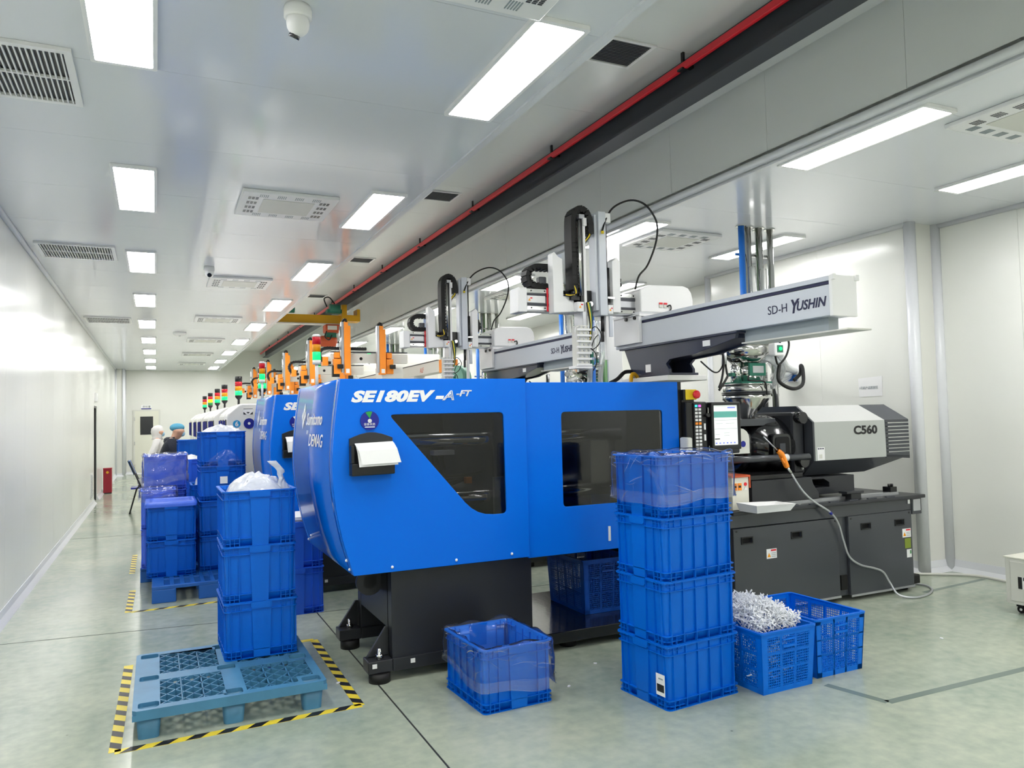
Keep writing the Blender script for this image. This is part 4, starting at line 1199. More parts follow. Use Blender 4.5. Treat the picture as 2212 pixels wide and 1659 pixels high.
# ================================================================== INJECTION SIDE
def make_injection():
    t = thing('injection_unit', 'charcoal injection unit with grey cover on the cabinet base', 'machine', (5.0, 5.2, 0), group='injection units')
    # cabinet base
    MB().box(4.0, 4.66, .05, 5.98, 5.8, .70).build('cabinet', 'charcoal', t, .004)
    MB().box(3.98, 4.64, .70, 6.02, 5.82, .80).build('top_fascia', 'charcoal', t, .004)
    MB().box(3.98, 4.60, .80, 6.14, 5.84, .83).build('deck_plate', 'charcoal_dk', t, .006)
    MB().box(6.0, 4.63, .66, 6.12, 4.7, .80).build('side_bracket', 'charcoal', t, .004)
    MB().box(6.01, 4.625, .69, 6.1, 4.629, .79).build('rating_plate', 'alu', t)
    MB().box(5.955, 4.634, .755, 5.98, 4.639, .79).build('sticker', 'white', t)
    def door(x0, x1, z0, z1):
        hs = []
        hw = .1
        hx = (x0 + .13, x0 + .64) if x1 - x0 > .9 else (x0 + .2, x1 - .155)
        for cx in hx: hs.append((cx - hw / 2, z1 - .115, cx + hw / 2, z1 - .075))
        d = MB().prism([(x0, z0), (x1, z0), (x1, z1), (x0, z1)], 'y', 4.63, 4.655, holes=[[(a, b), (a, d_), (c_, d_), (c_, b)] for a, b, c_, d_ in hs]).build('cabinet_door', 'charcoal', t, .003)
        for a, b, c_, d_ in hs:
            MB().box(a, 4.648, b, c_, 4.654, d_).build('recess', 'void', d)
            MB().prism([(a - .008, b - .008), (c_ + .008, b - .008), (c_ + .008, d_ + .008), (a - .008, d_ + .008)], 'y', 4.624, 4.6305, holes=[[(a, b), (a, d_), (c_, d_), (c_, b)]]).build('handle_frame', 'black', d)
        for q in (x0 + .03, x1 - .03):
            MB().cyl((q, 4.626, z1 - .02), (q, 4.63, z1 - .02), .008, n=10).build('screw', 'black', d)
        MB().box(x0, 4.622, z0 - .012, x1, 4.63, z0 + .004).build('kick_strip', 'alu', d)
    door(4.0, 5.1, .06, .695); door(5.22, 5.985, .05, .70)
    MB().box(5.13, 4.645, .1, 5.2, 4.659, .22).build('cable_slot', 'void', t)
    def sticker(x, z, w_, h_, m, y=4.6285, par=t): return MB().box(x, y - .001, z, x + w_, y, z + h_).build('sticker', m, par)
    def warn(x, z, w_=.105, h_=.075, y=4.6285):
        sticker(x, z, w_, h_, 'white', y)
        MB().prism([(x + .008, z + .012), (x + .042, z + .012), (x + .025, z + .045)], 'y', y - .002, y - .001).build('warning_triangle', 'amber_glass', t)
        MB().box(x + .045, y - .002, z + h_ - .018, x + w_ - .006, y - .001, z + h_ - .006).build('warning_bar', 'red', t)
        for k in range(3): MB().box(x + .05, y - .002, z + .012 + k * .013, x + w_ - .01, y - .001, z + .016 + k * .013).build('printed_line', 'channel', t)
    warn(4.32, .44); warn(5.86, .47)
    sticker(5.885, .375, .075, .085, 'olive'); sticker(5.905, .295, .06, .07, 'white')
    MB().box(5.945, 4.6265, .325, 5.96, 4.6275, .355).build('printed_block', 'green', t)
    for x in (4.1, 5.9):
        MB().box(x, 4.68, .02, x + .14, 4.84, .05).cyl((x + .07, 4.76, 0), (x + .07, 4.76, .03), .06, n=16).build('levelling_foot', 'rubber', t)
    MB().box(5.985, 4.68, .04, 6.13, 4.85, .12).build('foot_plate', 'rubber', t, .01)
    # slide rails on the deck
    for y in (4.72, 5.66): MB().box(4.3, y, .83, 5.95, y + .05, .855).build('slide_rail', 'alu', t)
    for i in range(7): MB().box(4.35 + i * .22, 4.615, .83, 4.45 + i * .22, 4.635, .838).build('bolt_pad', 'rail_dark', t)
    MB().box(5.3, 4.66, .83, 5.42, 4.76, .90).box(5.22, 4.63, .885, 5.42, 4.72, .905).build('stop_block', 'charcoal_dk', t, .004)
    MB().box(5.85, 4.72, .855, 5.93, 4.80, .90).cyl((5.87, 4.75, .9), (5.87, 4.75, .925), .012, n=8).cyl((5.905, 4.75, .9), (5.905, 4.75, .925), .012, n=8).build('rail_stop', 'black', t)
    # sledge under the unit
    MB().prism([(4.28, .855), (4.92, .855), (5.0, .86), (5.0, .9), (4.94, .98), (4.92, 1.04), (4.28, 1.04)], 'y', 4.72, 5.7).build('sledge', 'charcoal_dk', t, .008)
    MB().prism([(4.92, .87), (5.56, .87), (5.56, 1.02), (4.92, 1.02)], 'y', 4.85, 5.6, holes=[[(4.97, .93), (4.97, 1.0), (5.2, 1.0), (5.26, .97), (5.26, .93)]]).build('motor_bed', 'charcoal_dk', t, .004)
    MB().box(4.25, 4.74, 1.04, 4.85, 5.68, 1.08).build('sledge_top', 'black', t, .008)
    # cast housing: flange ring, domed body, ports, screws
    hz, hy = 1.29, 5.2
    MB().box(4.9, 4.88, 1.05, 5.03, 5.52, 1.58).build('rear_plate', 'charcoal_dk', t, .03)
    MB().lathe([(.12, 4.42), (.19, 4.44), (.2, 4.5), (.17, 4.54), (.2, 4.56), (.27, 4.63), (.31, 4.72), (.325, 4.82), (.32, 4.92)], (0, hy, hz), 40, axis='x').xf(Matrix.Translation((0, 0, hz * .16)) @ Matrix.Diagonal((1, 1, .84, 1))).build('cast_housing', 'black_gloss', t)
    MB().lathe([(.08, 4.1), (.1, 4.12), (.1, 4.4), (.14, 4.43)], (0, hy, hz), 28, axis='x').build('barrel', 'black', t)
    MB().lathe([(.2, 4.48), (.225, 4.49), (.225, 4.54), (.2, 4.55)], (0, hy, hz), 40, axis='x').build('flange_ring', 'black_gloss', t)
    MB().prism(fillet([(4.66, 1.17), (4.86, 1.17), (4.86, 1.40), (4.66, 1.40)], .05), 'y', 4.87, 5.1).build('inspection_port', 'black_gloss', t, .01)
    MB().prism(fillet([(4.685, 1.195), (4.84, 1.195), (4.84, 1.375), (4.685, 1.375)], .03), 'y', 4.866, 4.871).build('port_void', 'void', t)
    MB().box(4.73, 4.862, 1.24, 4.79, 4.867, 1.32).build('sticker', 'rail_dark', t)
    for (x, z) in ((4.62, 1.43), (4.62, 1.18), (4.98, 1.10), (4.99, 1.16)): MB().ball((x, 4.92 if x < 4.9 else 4.872, z), .011, 8, 6).build('screw', 'white', t)
    for z in (1.16, 1.53):
        MB().cyl((4.96, 4.9, z), (4.96, 4.82, z), .05, n=18).build('tie_nut', 'black_gloss', t)
    MB().cyl((4.02, 4.76, 1.215), (4.94, 4.76, 1.205), .028, n=14).build('slide_bar', 'charcoal', t)
    MB().cyl((4.62, 4.76, 1.209), (4.7, 4.76, 1.2085), .031, n=14).build('bar_sleeve', 'white', t)
    MB().cyl((4.47, 5.02, 1.38), (4.47, 4.98, 1.38), .03, n=14).build('gauge', 'white', t)
    # hopper throat block
    MB().box(4.42, 5.0, 1.47, 4.82, 5.4, 1.53).build('throat_block', 'charcoal', t, .004)
    MB().prism([(4.2, 1.5), (4.45, 1.5), (4.45, 1.3), (4.2, 1.3)], 'y', 5.05, 5.35).build('feed_block', 'black', t, .01)
    # white purge guard with rounded corner
    MB().prism([(3.98, 1.27)] + [(4.165, 1.27)] + [(4.165 - .08 * (1 - math.cos(a)), 1.385 + .08 * math.sin(a)) for a in [0, .4, .8, 1.2, 1.57]] + [(3.98, 1.465)], 'y', 4.6, 4.66).build('purge_guard', 'off_white', t, .004)
    MB().cyl((4.1, 4.597, 1.345), (4.1, 4.6, 1.345), .024, n=16).build('sticker', 'navy_decal', t)
    MB().box(3.99, 4.597, 1.315, 4.07, 4.6, 1.33).build('sticker', 'amber_glass', t)
    # drive cover: octagonal shell, light front and top, dark chamfers and louvred tail
    oc = [(4.80, 1.49), (4.80, 1.162), (4.93, 1.03), (5.47, 1.03), (5.6, 1.162), (5.6, 1.49), (5.46, 1.63), (4.98, 1.63)]
    def slab(x0a, x0b, x1a, x1b, pa, pb, m, nm, th=.015):
        """one shell plate between section points pa and pb; its ends may slant"""
        cy, cz = 5.2, 1.33
        def inn(p): return (p[0] + (cy - p[0]) * .05, p[1] + (cz - p[1]) * .05)
        ia, ib = inn(pa), inn(pb)
        v = [(x0a, *pa), (x0b, *pb), (x1b, *pb), (x1a, *pa), (x0a, *ia), (x0b, *ib), (x1b, *ib), (x1a, *ia)]
        return MB().add(v, [(0, 1, 2, 3), (4, 7, 6, 5), (0, 4, 5, 1), (1, 5, 6, 2), (2, 6, 7, 3), (3, 7, 4, 0)]).build(nm, m, t)
    X0 = 5.06
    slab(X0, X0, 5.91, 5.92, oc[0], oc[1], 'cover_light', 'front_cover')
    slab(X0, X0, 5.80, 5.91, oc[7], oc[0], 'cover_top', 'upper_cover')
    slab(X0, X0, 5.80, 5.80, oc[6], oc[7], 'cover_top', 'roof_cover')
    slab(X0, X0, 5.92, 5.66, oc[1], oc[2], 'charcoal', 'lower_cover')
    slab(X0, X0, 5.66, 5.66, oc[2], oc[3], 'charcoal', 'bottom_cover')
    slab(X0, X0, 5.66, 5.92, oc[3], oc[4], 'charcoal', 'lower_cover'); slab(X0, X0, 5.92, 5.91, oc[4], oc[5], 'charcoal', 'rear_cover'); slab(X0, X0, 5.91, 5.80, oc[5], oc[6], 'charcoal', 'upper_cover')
    hole = [(4.90, 1.08), (4.9, 1.56), (5.5, 1.56), (5.5, 1.08)]
    MB().prism([(a, b) for a, b in oc], 'x', X0 - .02, X0 - .001, holes=[hole]).build('end_plate', 'charcoal', t)
    slab(5.80, 5.91, 6.13, 6.22, oc[7], oc[0], 'charcoal', 'tail_top')
    for k in range(10):
        z1 = 1.49 - k * .0325; z0 = z1 - .024
        MB().box(5.915, 4.80, z0 if k < 9 else 1.15, 6.22, 4.815, z1).build('louvre_slat', 'charcoal', t)
        MB().box(5.915, 5.585, z0 if k < 9 else 1.15, 6.22, 5.6, z1).build('louvre_slat', 'charcoal', t)
    MB().prism([(5.92, 1.16), (6.22, 1.135), (6.22, 1.16), (5.92, 1.18)], 'y', 4.80, 4.815).build('tail_skirt', 'charcoal', t)
    slab(5.92, 5.66, 6.22, 5.78, oc[1], oc[2], 'charcoal', 'tail_skirt')
    MB().box(5.95, 4.84, 1.17, 6.0, 5.56, 1.48).build('motor_rib', 'black', t)
    MB().box(5.93, 4.98, 1.6, 6.13, 5.46, 1.63).build('tail_roof', 'charcoal', t)
    MB().cyl((5.06, 5.2, 1.33), (5.85, 5.2, 1.33), .2, n=24).build('drive_motor', 'black', t)
    text('C560', .1, 'ink', 'lettering', t, (5.52, 4.7985, 1.375), FRONT, 0, 1.32, .004, space=1.0)
    MB().box(5.08, 4.797, 1.165, 5.165, 4.7995, 1.275).build('sticker', 'white', t)
    for k in range(3): MB().box(5.087 + k * .025, 4.796, 1.258, 5.105 + k * .025, 4.797, 1.268).build('printed_block', 'ink_navy', t)
    MB().box(5.1, 4.796, 1.18, 5.135, 4.797, 1.215).build('printed_block', 'off_white', t)
    return t
inj = make_injection()
inj2 = dup(inj, 'injection unit of the second blue machine, hidden behind the nearest one', off=(0, 2.65, 0))

# operator controls
def make_controls():
    t = thing('control_panel', 'black operator panel with lit screen and key pad', 'control panel', (3.72, 4.5, 1.3), group='operator control panels')
    MB().box(3.475, 4.48, 1.28, 3.66, 4.66, 1.675).build('key_box', 'black', t, .008)
    MB().box(3.66, 4.5, 1.285, 3.98, 4.62, 1.67).build('back_box', 'charcoal_dk', t, .008)
    k = MB().box(3.535, 4.468, 1.285, 3.61, 4.48, 1.665).build('key_plate', 'black', t, .003)
    for r_ in range(14):
        for c_ in range(2):
            m = 'key_cyan' if (r_, c_) == (0, 0) else ('key_pink' if (r_, c_) == (0, 1) else ('orange' if r_ == 5 else 'key_white'))
            MB().box(3.545 + c_ * .031, 4.463, 1.635 - r_ * .0255, 3.566 + c_ * .031, 4.468, 1.652 - r_ * .0255).build('key', m, k)
    MB().prism([(3.682, 1.318), (3.952, 1.318), (3.952, 1.668), (3.682, 1.668)], 'y', 4.45, 4.5, holes=[[(3.705, 1.352), (3.705, 1.645), (3.93, 1.645), (3.93, 1.352)]]).build('screen_bezel', 'black', t, .006)
    s = MB().box(3.703, 4.462, 1.35, 3.932, 4.468, 1.647).build('screen', 'screen', t)
    MB().box(3.71, 4.4605, 1.555, 3.925, 4.462, 1.60).build('screen_table', 'screen_green', s)
    MB().box(3.84, 4.4605, 1.622, 3.91, 4.462, 1.632).build('screen_bar', 'screen_blue', s)
    MB().box(3.715, 4.4605, 1.395, 3.76, 4.462, 1.402).build('screen_bar', 'ink', s)
    for i in range(6): MB().box(3.72 + i * .034, 4.4605, 1.362, 3.735 + i * .034, 4.462, 1.372).build('screen_icon', 'screen_blue', s)
    for (x0, z0, x1, z1) in ((3.715, 1.47, 3.925, 1.472), (3.715, 1.535, 3.925, 1.537), (3.80, 1.44, 3.85, 1.442), (3.80, 1.42, 3.85, 1.422), (3.72, 1.43, 3.76, 1.432), (3.82, 1.51, 3.9, 1.512), (3.73, 1.51, 3.79, 1.512)):
        MB().box(x0, 4.4605, z0, x1, 4.462, z1).build('screen_line', 'channel', s)
    for z in (1.62, 1.34): MB().box(3.665, 4.47, z - .03, 3.675, 4.5, z + .01).build('latch', 'steel', t)
    MB().cyl((3.655, 4.5, 1.575), (3.655, 4.45, 1.575), .015, n=12).build('knob', 'black', t)
    for z in (1.50, 1.42): MB().box(3.628, 4.472, z - .03, 3.642, 4.48, z + .015).build('label_strip', 'paper', t)
    MB().box(3.43, 4.41, 1.27, 3.472, 4.51, 1.42).build('side_cap', 'off_white', t, .012)
    e = MB().box(3.49, 4.49, 1.69, 3.585, 4.57, 1.765).build('stop_box', 'yellow', t, .005)
    MB().box(3.47, 4.5, 1.69, 3.489, 4.57, 1.765).box(3.47, 4.52, 1.672, 3.58, 4.56, 1.69).build('stop_bracket', 'black', t)
    MB().lathe([(.013, 0), (.013, -.02), (.03, -.022), (.03, -.035), (.018, -.042)], (3.56, 4.49, 1.727), 20, axis='y').build('stop_button', 'red', e)
    return t
ctl = make_controls()
dup(ctl, 'operator panel of the second blue machine', off=(0, 2.65, 0))

# material hopper with loader
def make_hopper():
    cx, cy = 4.69, 5.2
    t = thing('material_hopper', 'stainless steel material hopper with green clamps above the injection unit', 'hopper', (cx, cy, 1.53), group='stainless hoppers')
    MB().lathe([(.06, 1.532), (.065, 1.56), (.205, 1.70), (.205, 1.74)], (cx, cy, 0), 32).build('cone', 'steel', t)
    MB().lathe([(.2, 1.74), (.2, 1.82), (.19, 1.825)], (cx, cy, 0), 32).build('drum', 'steel', t)
    for z in (1.74, 1.755, 1.825): MB().lathe([(.2, z), (.212, z + .002), (.212, z + .008), (.2, z + .01)], (cx, cy, 0), 32).build('band', 'charcoal' if z < 1.8 else 'steel', t)
    MB().box(cx - .17, cy - .14, 1.836, cx + .17, cy + .14, 1.85).build('drum_lid', 'teal', t)
    MB().cyl((cx + .02, cy, 1.85), (cx + .02, cy, 2.02), .115, n=28).build('sight_tube', 'steel', t)
    MB().cyl((cx - .12, cy - .02, 1.85), (cx - .12, cy - .02, 2.02), .05, n=16).build('side_tube', 'chrome', t)
    f = MB().box(cx - .07, cy - .135, 1.9, cx + .11, cy - .11, 2.01).build('sight_frame', 'teal', t, .004)
    MB().box(cx - .04, cy - .139, 1.925, cx + .08, cy - .135, 1.985).build('sight_glass', 'alu', f)
    MB().box(cx - .19, cy - .05, 1.9, cx - .09, cy + .02, 1.93).build('slide_gate', 'teal', t)
    MB().lathe([(.12, 2.02), (.215, 2.10), (.215, 2.17)], (cx, cy, 0), 32).build('loader_cone', 'steel', t)
    MB().lathe([(.21, 2.17), (.225, 2.172), (.225, 2.2), (.21, 2.2)], (cx, cy, 0), 32).build('loader_rim', 'steel', t)
    MB().lathe([(.22, 2.2), (.22, 2.225), (.2, 2.23)], (cx, cy, 0), 32).build('gasket', 'teal', t)
    MB().lathe([(.2, 2.23), (.2, 2.28), (.15, 2.34), (.05, 2.36)], (cx, cy, 0), 32).build('loader_lid', 'steel', t)
    for a in (-2.8, -.5, .9):
        px, py = cx + .225 * math.cos(a), cy + .225 * math.sin(a)
        MB().box(px - .015, py - .015, 2.1, px + .015, py + .015, 2.22).build('latch', 'steel', t)
    b = MB().box(cx + .06, cy - .3, 2.06, cx + .17, cy - .22, 2.17).build('switch_box', 'white', t, .012)
    MB().box(cx + .085, cy - .306, 2.09, cx + .145, cy - .3, 2.15).build('switch_plate', 'teal', b)
    MB().cyl((cx + .115, cy - .306, 2.12), (cx + .115, cy - .312, 2.12), .016, n=14).build('lit_button', 'green_lit', b)
    MB().tube([(cx + .16, cy - .26, 2.17), (cx + .14, cy - .27, 2.22), (cx + .2, cy - .28, 2.235), (cx + .26, cy - .26, 2.17), (cx + .22, cy - .26, 2.06), (cx + .15, cy - .24, 1.99), (cx + .1, cy - .26, 2.06)], .009, 8).build('cable', 'rubber', t)
    MB().tube([(cx + .2, cy - .2, 1.99), (cx + .14, cy - .25, 1.85), (cx + .26, cy - .28, 1.78), (cx + .4, cy - .26, 1.82), (cx + .47, cy - .2, 1.95), (cx + .5, cy - .15, 1.99), (cx + .52, cy - .12, 1.92), (cx + .46, cy - .1, 1.86)], .016, 8).build('cable', 'rubber', t)
    MB().tube([(cx - .1, cy - .15, 1.9), (cx - .15, cy - .2, 1.86), (cx - .1, cy - .22, 1.85), (cx + .0, cy - .23, 1.84), (cx + .03, cy - .22, 1.73)], .007, 6).build('cable', 'rubber', t)
    for k, (dz, dx) in enumerate(((0, 0), (-.03, .03), (-.07, -.02))):
        MB().tube([(cx + .21, cy, 2.14 + dz), (cx + .32, cy + .02, 2.12 + dz), (cx + .48 + dx, cy + .08, 1.98), (cx + .62 + dx, cy + .3, 1.9 + dz), (cx + .8, cy + .5, 1.94 + dz)], .03, 10).build('suction_hose', 'tube_clear', t)
    return t
hop = make_hopper()
hop2 = dup(hop, 'stainless hopper of the second machine, seen between the robot arms', off=(0, 2.65, 0))

# ================================================================== TAKE-OUT ROBOTS
def chain(pts, wd, th, name, m, par, step=.035, axis=(0, 1, 0)):
    """cable drag chain: row of links along a path; axis = direction of the link width"""
    P = catmull(pts, 10); A = Vector(axis)
    d = [0]
    for i in range(len(P) - 1): d.append(d[-1] + (P[i + 1] - P[i]).length)
    mb = MB(); n = int(d[-1] / step); j = 0
    for i in range(n):
        s = (i + .5) * d[-1] / n
        while d[j + 1] < s: j += 1
        p = P[j].lerp(P[j + 1], (s - d[j]) / max(1e-9, d[j + 1] - d[j])); tg = (P[j + 1] - P[j]).normalized()
        nn = A.cross(tg).normalized()
        R_ = Matrix((tg, A, nn)).transposed()
        mb.cbox(p, (step * 1.12, wd, th), R_)
        mb.cbox(p + nn * th * .5, (step * .45, wd * 1.06, th * .25), R_)
    return mb.build(name, m, par)
def warn_tag(par, x, y, z, w_=.05, h_=.05):
    s = MB().box(x, y - .001, z, x + w_, y, z + h_).build('sticker', 'white', par)
    MB().prism([(x + .006, z + .008), (x + .026, z + .008), (x + .016, z + .028)], 'y', y - .002, y - .001).build('warning_triangle', 'amber_glass', s)
    MB().box(x + .024, y - .002, z + h_ - .016, x + w_ - .004, y - .001, z + h_ - .006).build('warning_bar', 'red', s)
def make_robot():
    t = thing('takeout_robot', 'white and grey take-out robot with long overhead beam on the nearest machine', 'robot', (3.6, 4.95, 1.84), group='white take-out robots')
    # riser, pedestal, beam along Y
    MB().box(3.47, 4.68, 1.842, 3.84, 5.3, 1.882).build('riser_plate', 'white', t, .004)
    pf = [(5.30, 2.13), (5.17, 1.884), (4.70, 1.884), (4.70, 1.93), (4.735, 1.97), (4.69, 2.0), (4.40, 2.015), (3.97, 2.085), (3.95, 2.13)]
    for (x0, x1) in ((3.50, 3.525), (3.72, 3.745)): MB().prism(pf, 'x', x0, x1).build('pedestal_cheek', 'navy', t, .003)
    MB().prism([(5.28, 2.125), (5.15, 1.9), (4.95, 1.9), (4.95, 2.0), (4.4, 2.03), (3.98, 2.09), (3.97, 2.125)], 'x', 3.526, 3.719).build('pedestal_core', 'navy', t)
    MB().box(3.48, 3.93, 2.118, 3.77, 5.34, 2.134).build('pedestal_flange', 'navy', t, .003)
    MB().box(3.49, 4.68, 1.883, 3.76, 5.19, 1.9).build('pedestal_foot', 'navy', t, .003)
    MB().box(3.4985, 4.93, 1.92, 3.4995, 5.0, 1.98).build('sticker', 'white', t)
    MB().box(3.4985, 4.22, 2.06, 3.4995, 4.3, 2.1).build('sticker', 'white', t)
    MB().box(3.50, 3.17, 2.135, 3.685, 5.42, 2.315).build('beam', 'beam_grey', t, .004)
    MB().box(3.505, 3.17, 2.318, 3.68, 5.42, 2.335).build('beam_groove', 'ink_navy', t)
    MB().box(3.497, 3.17, 2.336, 3.688, 5.42, 2.365).build('beam_rail', 'beam_grey', t, .003)
    MB().box(3.494, 3.145, 2.13, 3.692, 3.169, 2.368).build('end_cap', 'white', t, .004)
    for (x, z) in ((3.5, 2.35), (3.685, 2.35)): MB().box(x - .012, 3.13, z - .012, x + .012, 3.146, z + .02).build('stopper', 'white', t)
    MB().box(3.56, 3.24, 2.055, 3.64, 3.94, 2.134).build('lower_channel', 'channel', t)
    MB().box(3.53, 3.08, 2.045, 3.72, 3.94, 2.054).build('lower_plate', 'off_white', t)
    text('SD-H', .075, 'ink_navy', 'lettering', t, (3.4985, 3.66, 2.20), LEFT, 0, 1.0, 0)
    text('Y', .115, 'ink_navy', 'lettering', t, (3.4985, 3.475, 2.185), LEFT, .25, .85, .003)
    text('USHIN', .078, 'ink_navy', 'lettering', t, (3.4985, 3.425, 2.195), LEFT, .25, .98, .002)
    # carriage on the beam
    MB().box(3.47, 5.03, 2.16, 3.498, 5.4, 2.38).build('carriage_plate', 'white', t, .003)
    MB().box(3.47, 5.02, 2.37, 3.72, 5.4, 2.39).build('carriage_top', 'white', t, .003)
    for y in (5.08, 5.2): MB().cyl((3.469, y, 2.36), (3.455, y, 2.36), .014, n=10).build('roller', 'black', t)
    # cross rail along X
    Y0 = 5.14
    r = MB().box(2.53, Y0, 2.392, 3.95, Y0 + .12, 2.56).build('cross_rail', 'alu', t)
    for z in (2.545, 2.415):
        g = MB().box(2.53, Y0 - .014, z - .014, 3.6, Y0, z + .014).build('linear_guide', 'chrome', t)
        for i in range(9): MB().cyl((2.57 + i * .115, Y0 - .016, z), (2.57 + i * .115, Y0 - .014, z), .006, n=8).build('screw', 'black', g)
    for z in (2.515, 2.44): MB().box(2.53, Y0 - .006, z - .012, 3.6, Y0, z + .012).build('rail_groove', 'rail_dark', t)
    MB().box(2.535, Y0 - .012, 2.455, 2.69, Y0 - .0065, 2.508).build('cover_strip', 'white', t)
    MB().box(2.455, Y0 - .03, 2.378, 2.529, Y0 + .13, 2.565).build('rail_end_cover', 'white', t, .008)
    MB().box(2.7, Y0 - .02, 2.39, 2.712, Y0 - .013, 2.57).build('red_stop', 'red', t)
    warn_tag(t, 2.538, Y0 - .013, 2.46, .045, .04)
    # main arm carriage with tall cover
    MB().prism([(2.716, 2.37), (2.89, 2.385), (2.89, 2.5), (2.80, 2.5), (2.797, 2.785), (2.765, 2.80), (2.73, 2.835), (2.716, 2.82)], 'y', Y0 - .1, Y0 - .015).build('arm_cover', 'white', t, .005)
    MB().box(2.93, Y0 - .14, 2.43, 2.955, Y0 - .04, 3.12).build('arm_profile', 'black', t)
    MB().box(2.957, Y0 - .145, 2.05, 2.978, Y0 - .045, 3.10).build('arm_blade', 'white', t)
    MB().cyl((2.922, Y0 - .15, 2.5), (2.922, Y0 - .15, 3.08), .013, n=10).build('arm_rod', 'steel', t)
    MB().box(2.925, Y0 - .15, 3.095, 2.975, Y0 - .04, 3.13).build('arm_head', 'alu', t, .004)
    MB().box(2.955, Y0 - .16, 3.04, 2.985, Y0 - .13, 3.1).build('arm_lug', 'white', t)
    MB().box(2.89, Y0 - .15, 2.38, 2.95, Y0 - .02, 2.455).build('arm_block', 'white', t, .004)
    warn_tag(t, 2.897, Y0 - .151, 2.40, .045, .045)
    MB().box(2.85, Y0 - .13, 2.47, 2.925, Y0 - .03, 2.52).build('cable_clamp', 'black', t)
    chain([(2.883, Y0 - .09, 2.55), (2.88, Y0 - .09, 2.75), (2.88, Y0 - .09, 3.06), (2.9, Y0 - .09, 3.145), (2.95, Y0 - .09, 3.175), (3.005, Y0 - .09, 3.145), (3.03, Y0 - .09, 3.07), (3.033, Y0 - .09, 2.99)], .11, .045, 'cable_chain', 'rubber', t)
    MB().tube([(3.02, Y0 - .1, 3.03), (3.03, Y0 - .12, 2.98), (2.99, Y0 - .12, 2.93), (2.975, Y0 - .12, 2.89)], .012, 8).build('cable', 'rubber', t)
    MB().tube([(3.014, Y0 - .112, 3.03), (3.024, Y0 - .134, 2.98), (2.985, Y0 - .134, 2.93), (2.971, Y0 - .134, 2.905)], .005, 6).build('cable', 'yellow', t)
    for k, m in enumerate(('rubber', 'yellow', 'rubber')):
        MB().tube([(2.86 + .012 * k, Y0 - .14, 2.58), (2.87 + .012 * k, Y0 - .15, 2.52), (2.84, Y0 - .15, 2.495 + .006 * k), (2.81, Y0 - .12, 2.5 + .008 * k)], .005, 6).build('cable', m, t)
    # second arm
    MB().box(3.075, Y0 - .12, 2.4, 3.1, Y0 - .03, 3.145).build('sub_arm_side', 'beam_grey', t, .003)
    MB().box(3.102, Y0 - .14, 2.36, 3.168, Y0 - .03, 3.17).build('sub_arm', 'beam_grey', t, .004)
    MB().box(3.172, Y0 - .13, 3.09, 3.22, Y0 - .04, 3.165).build('sub_arm_head', 'white', t, .004)
    MB().cyl((3.197, Y0 - .09, 2.74), (3.197, Y0 - .09, 3.09), .007, n=8).build('piston_rod', 'black', t)
    MB().cyl((3.2, Y0 - .09, 2.47), (3.2, Y0 - .09, 2.74), .018, n=12).build('cylinder', 'black', t)
    MB().box(3.175, Y0 - .13, 2.375, 3.222, Y0 - .04, 2.445).build('sub_arm_block', 'white', t, .004)
    warn_tag(t, 3.178, Y0 - .131, 2.39, .04, .04)
    MB().prism([(3.228, 2.39), (3.298, 2.39), (3.302, 2.79), (3.275, 2.825), (3.228, 2.79)], 'y', Y0 - .12, Y0 - .015).build('arm_cover', 'white', t, .004)
    MB().box(3.165, Y0 - .15, 2.49, 3.225, Y0 - .12, 2.505).build('tie_bar', 'steel', t)
    MB().box(2.99, Y0 - .06, 2.395, 3.07, Y0 - .02, 2.56).build('drive_box', 'black', t)
    MB().cyl((3.04, Y0 - .1, 2.45), (3.04, Y0 - .06, 2.45), .02, n=12).build('motor_hub', 'steel', t)
    MB().cyl((3.125, Y0 - .16, 2.99), (3.125, Y0 - .16, 3.01), .012, n=8).build('hose_fitting', 'yellow', t)
    MB().tube([(3.127, Y0 - .15, 3.01), (3.192, Y0 - .12, 3.135), (3.31, Y0 - .06, 3.247), (3.474, Y0 - .04, 3.317), (3.611, Y0 - .04, 3.296), (3.706, Y0 - .04, 3.195), (3.727, Y0 - .04, 3.093), (3.697, Y0 - .04, 2.959), (3.617, Y0 - .04, 2.796), (3.54, Y0 - .03, 2.709), (3.505, Y0 - .02, 2.60)], .008, 8).build('air_hose', 'rubber', t)
    # left loop of the horizontal chain, motor inside it
    chain([(2.80, Y0 + .05, 2.585), (2.7, Y0 + .05, 2.585), (2.6, Y0 + .05, 2.595), (2.56, Y0 + .05, 2.64), (2.57, Y0 + .05, 2.70), (2.62, Y0 + .05, 2.735), (2.7, Y0 + .05, 2.74), (2.8, Y0 + .05, 2.74)], .1, .04, 'cable_chain', 'rubber', t)
    MB().box(2.65, Y0 + .0, 2.60, 2.712, Y0 + .06, 2.66).build('servo_motor', 'charcoal', t, .008)
    chain([(3.3, Y0 + .04, 2.58), (3.34, Y0 + .04, 2.59), (3.365, Y0 + .04, 2.64), (3.34, Y0 + .04, 2.70), (3.3, Y0 + .04, 2.73)], .09, .04, 'cable_chain', 'rubber', t)
    # rounded servo cover on the right
    cv = [(3.512, 2.41), (4.03, 2.415), (4.035, 2.52), (4.02, 2.585), (3.99, 2.625), (3.94, 2.64), (3.60, 2.63), (3.53, 2.60), (3.512, 2.585)]
    MB().prism(cv, 'y', Y0 - .08, Y0 + .3).build('servo_cover', 'white', t, .012)
    MB().box(3.48, Y0 - .1, 2.392, 4.0, Y0 + .3, 2.408).build('cover_base', 'alu', t)
    for x in (3.69, 3.735):
        MB().box(x, Y0 - .088, 2.45, x + .03, Y0 - .08, 2.475).build('connector', 'off_white', t)
        MB().box(x, Y0 - .09, 2.476, x + .03, Y0 - .081, 2.49).build('connector_cap', 'red', t)
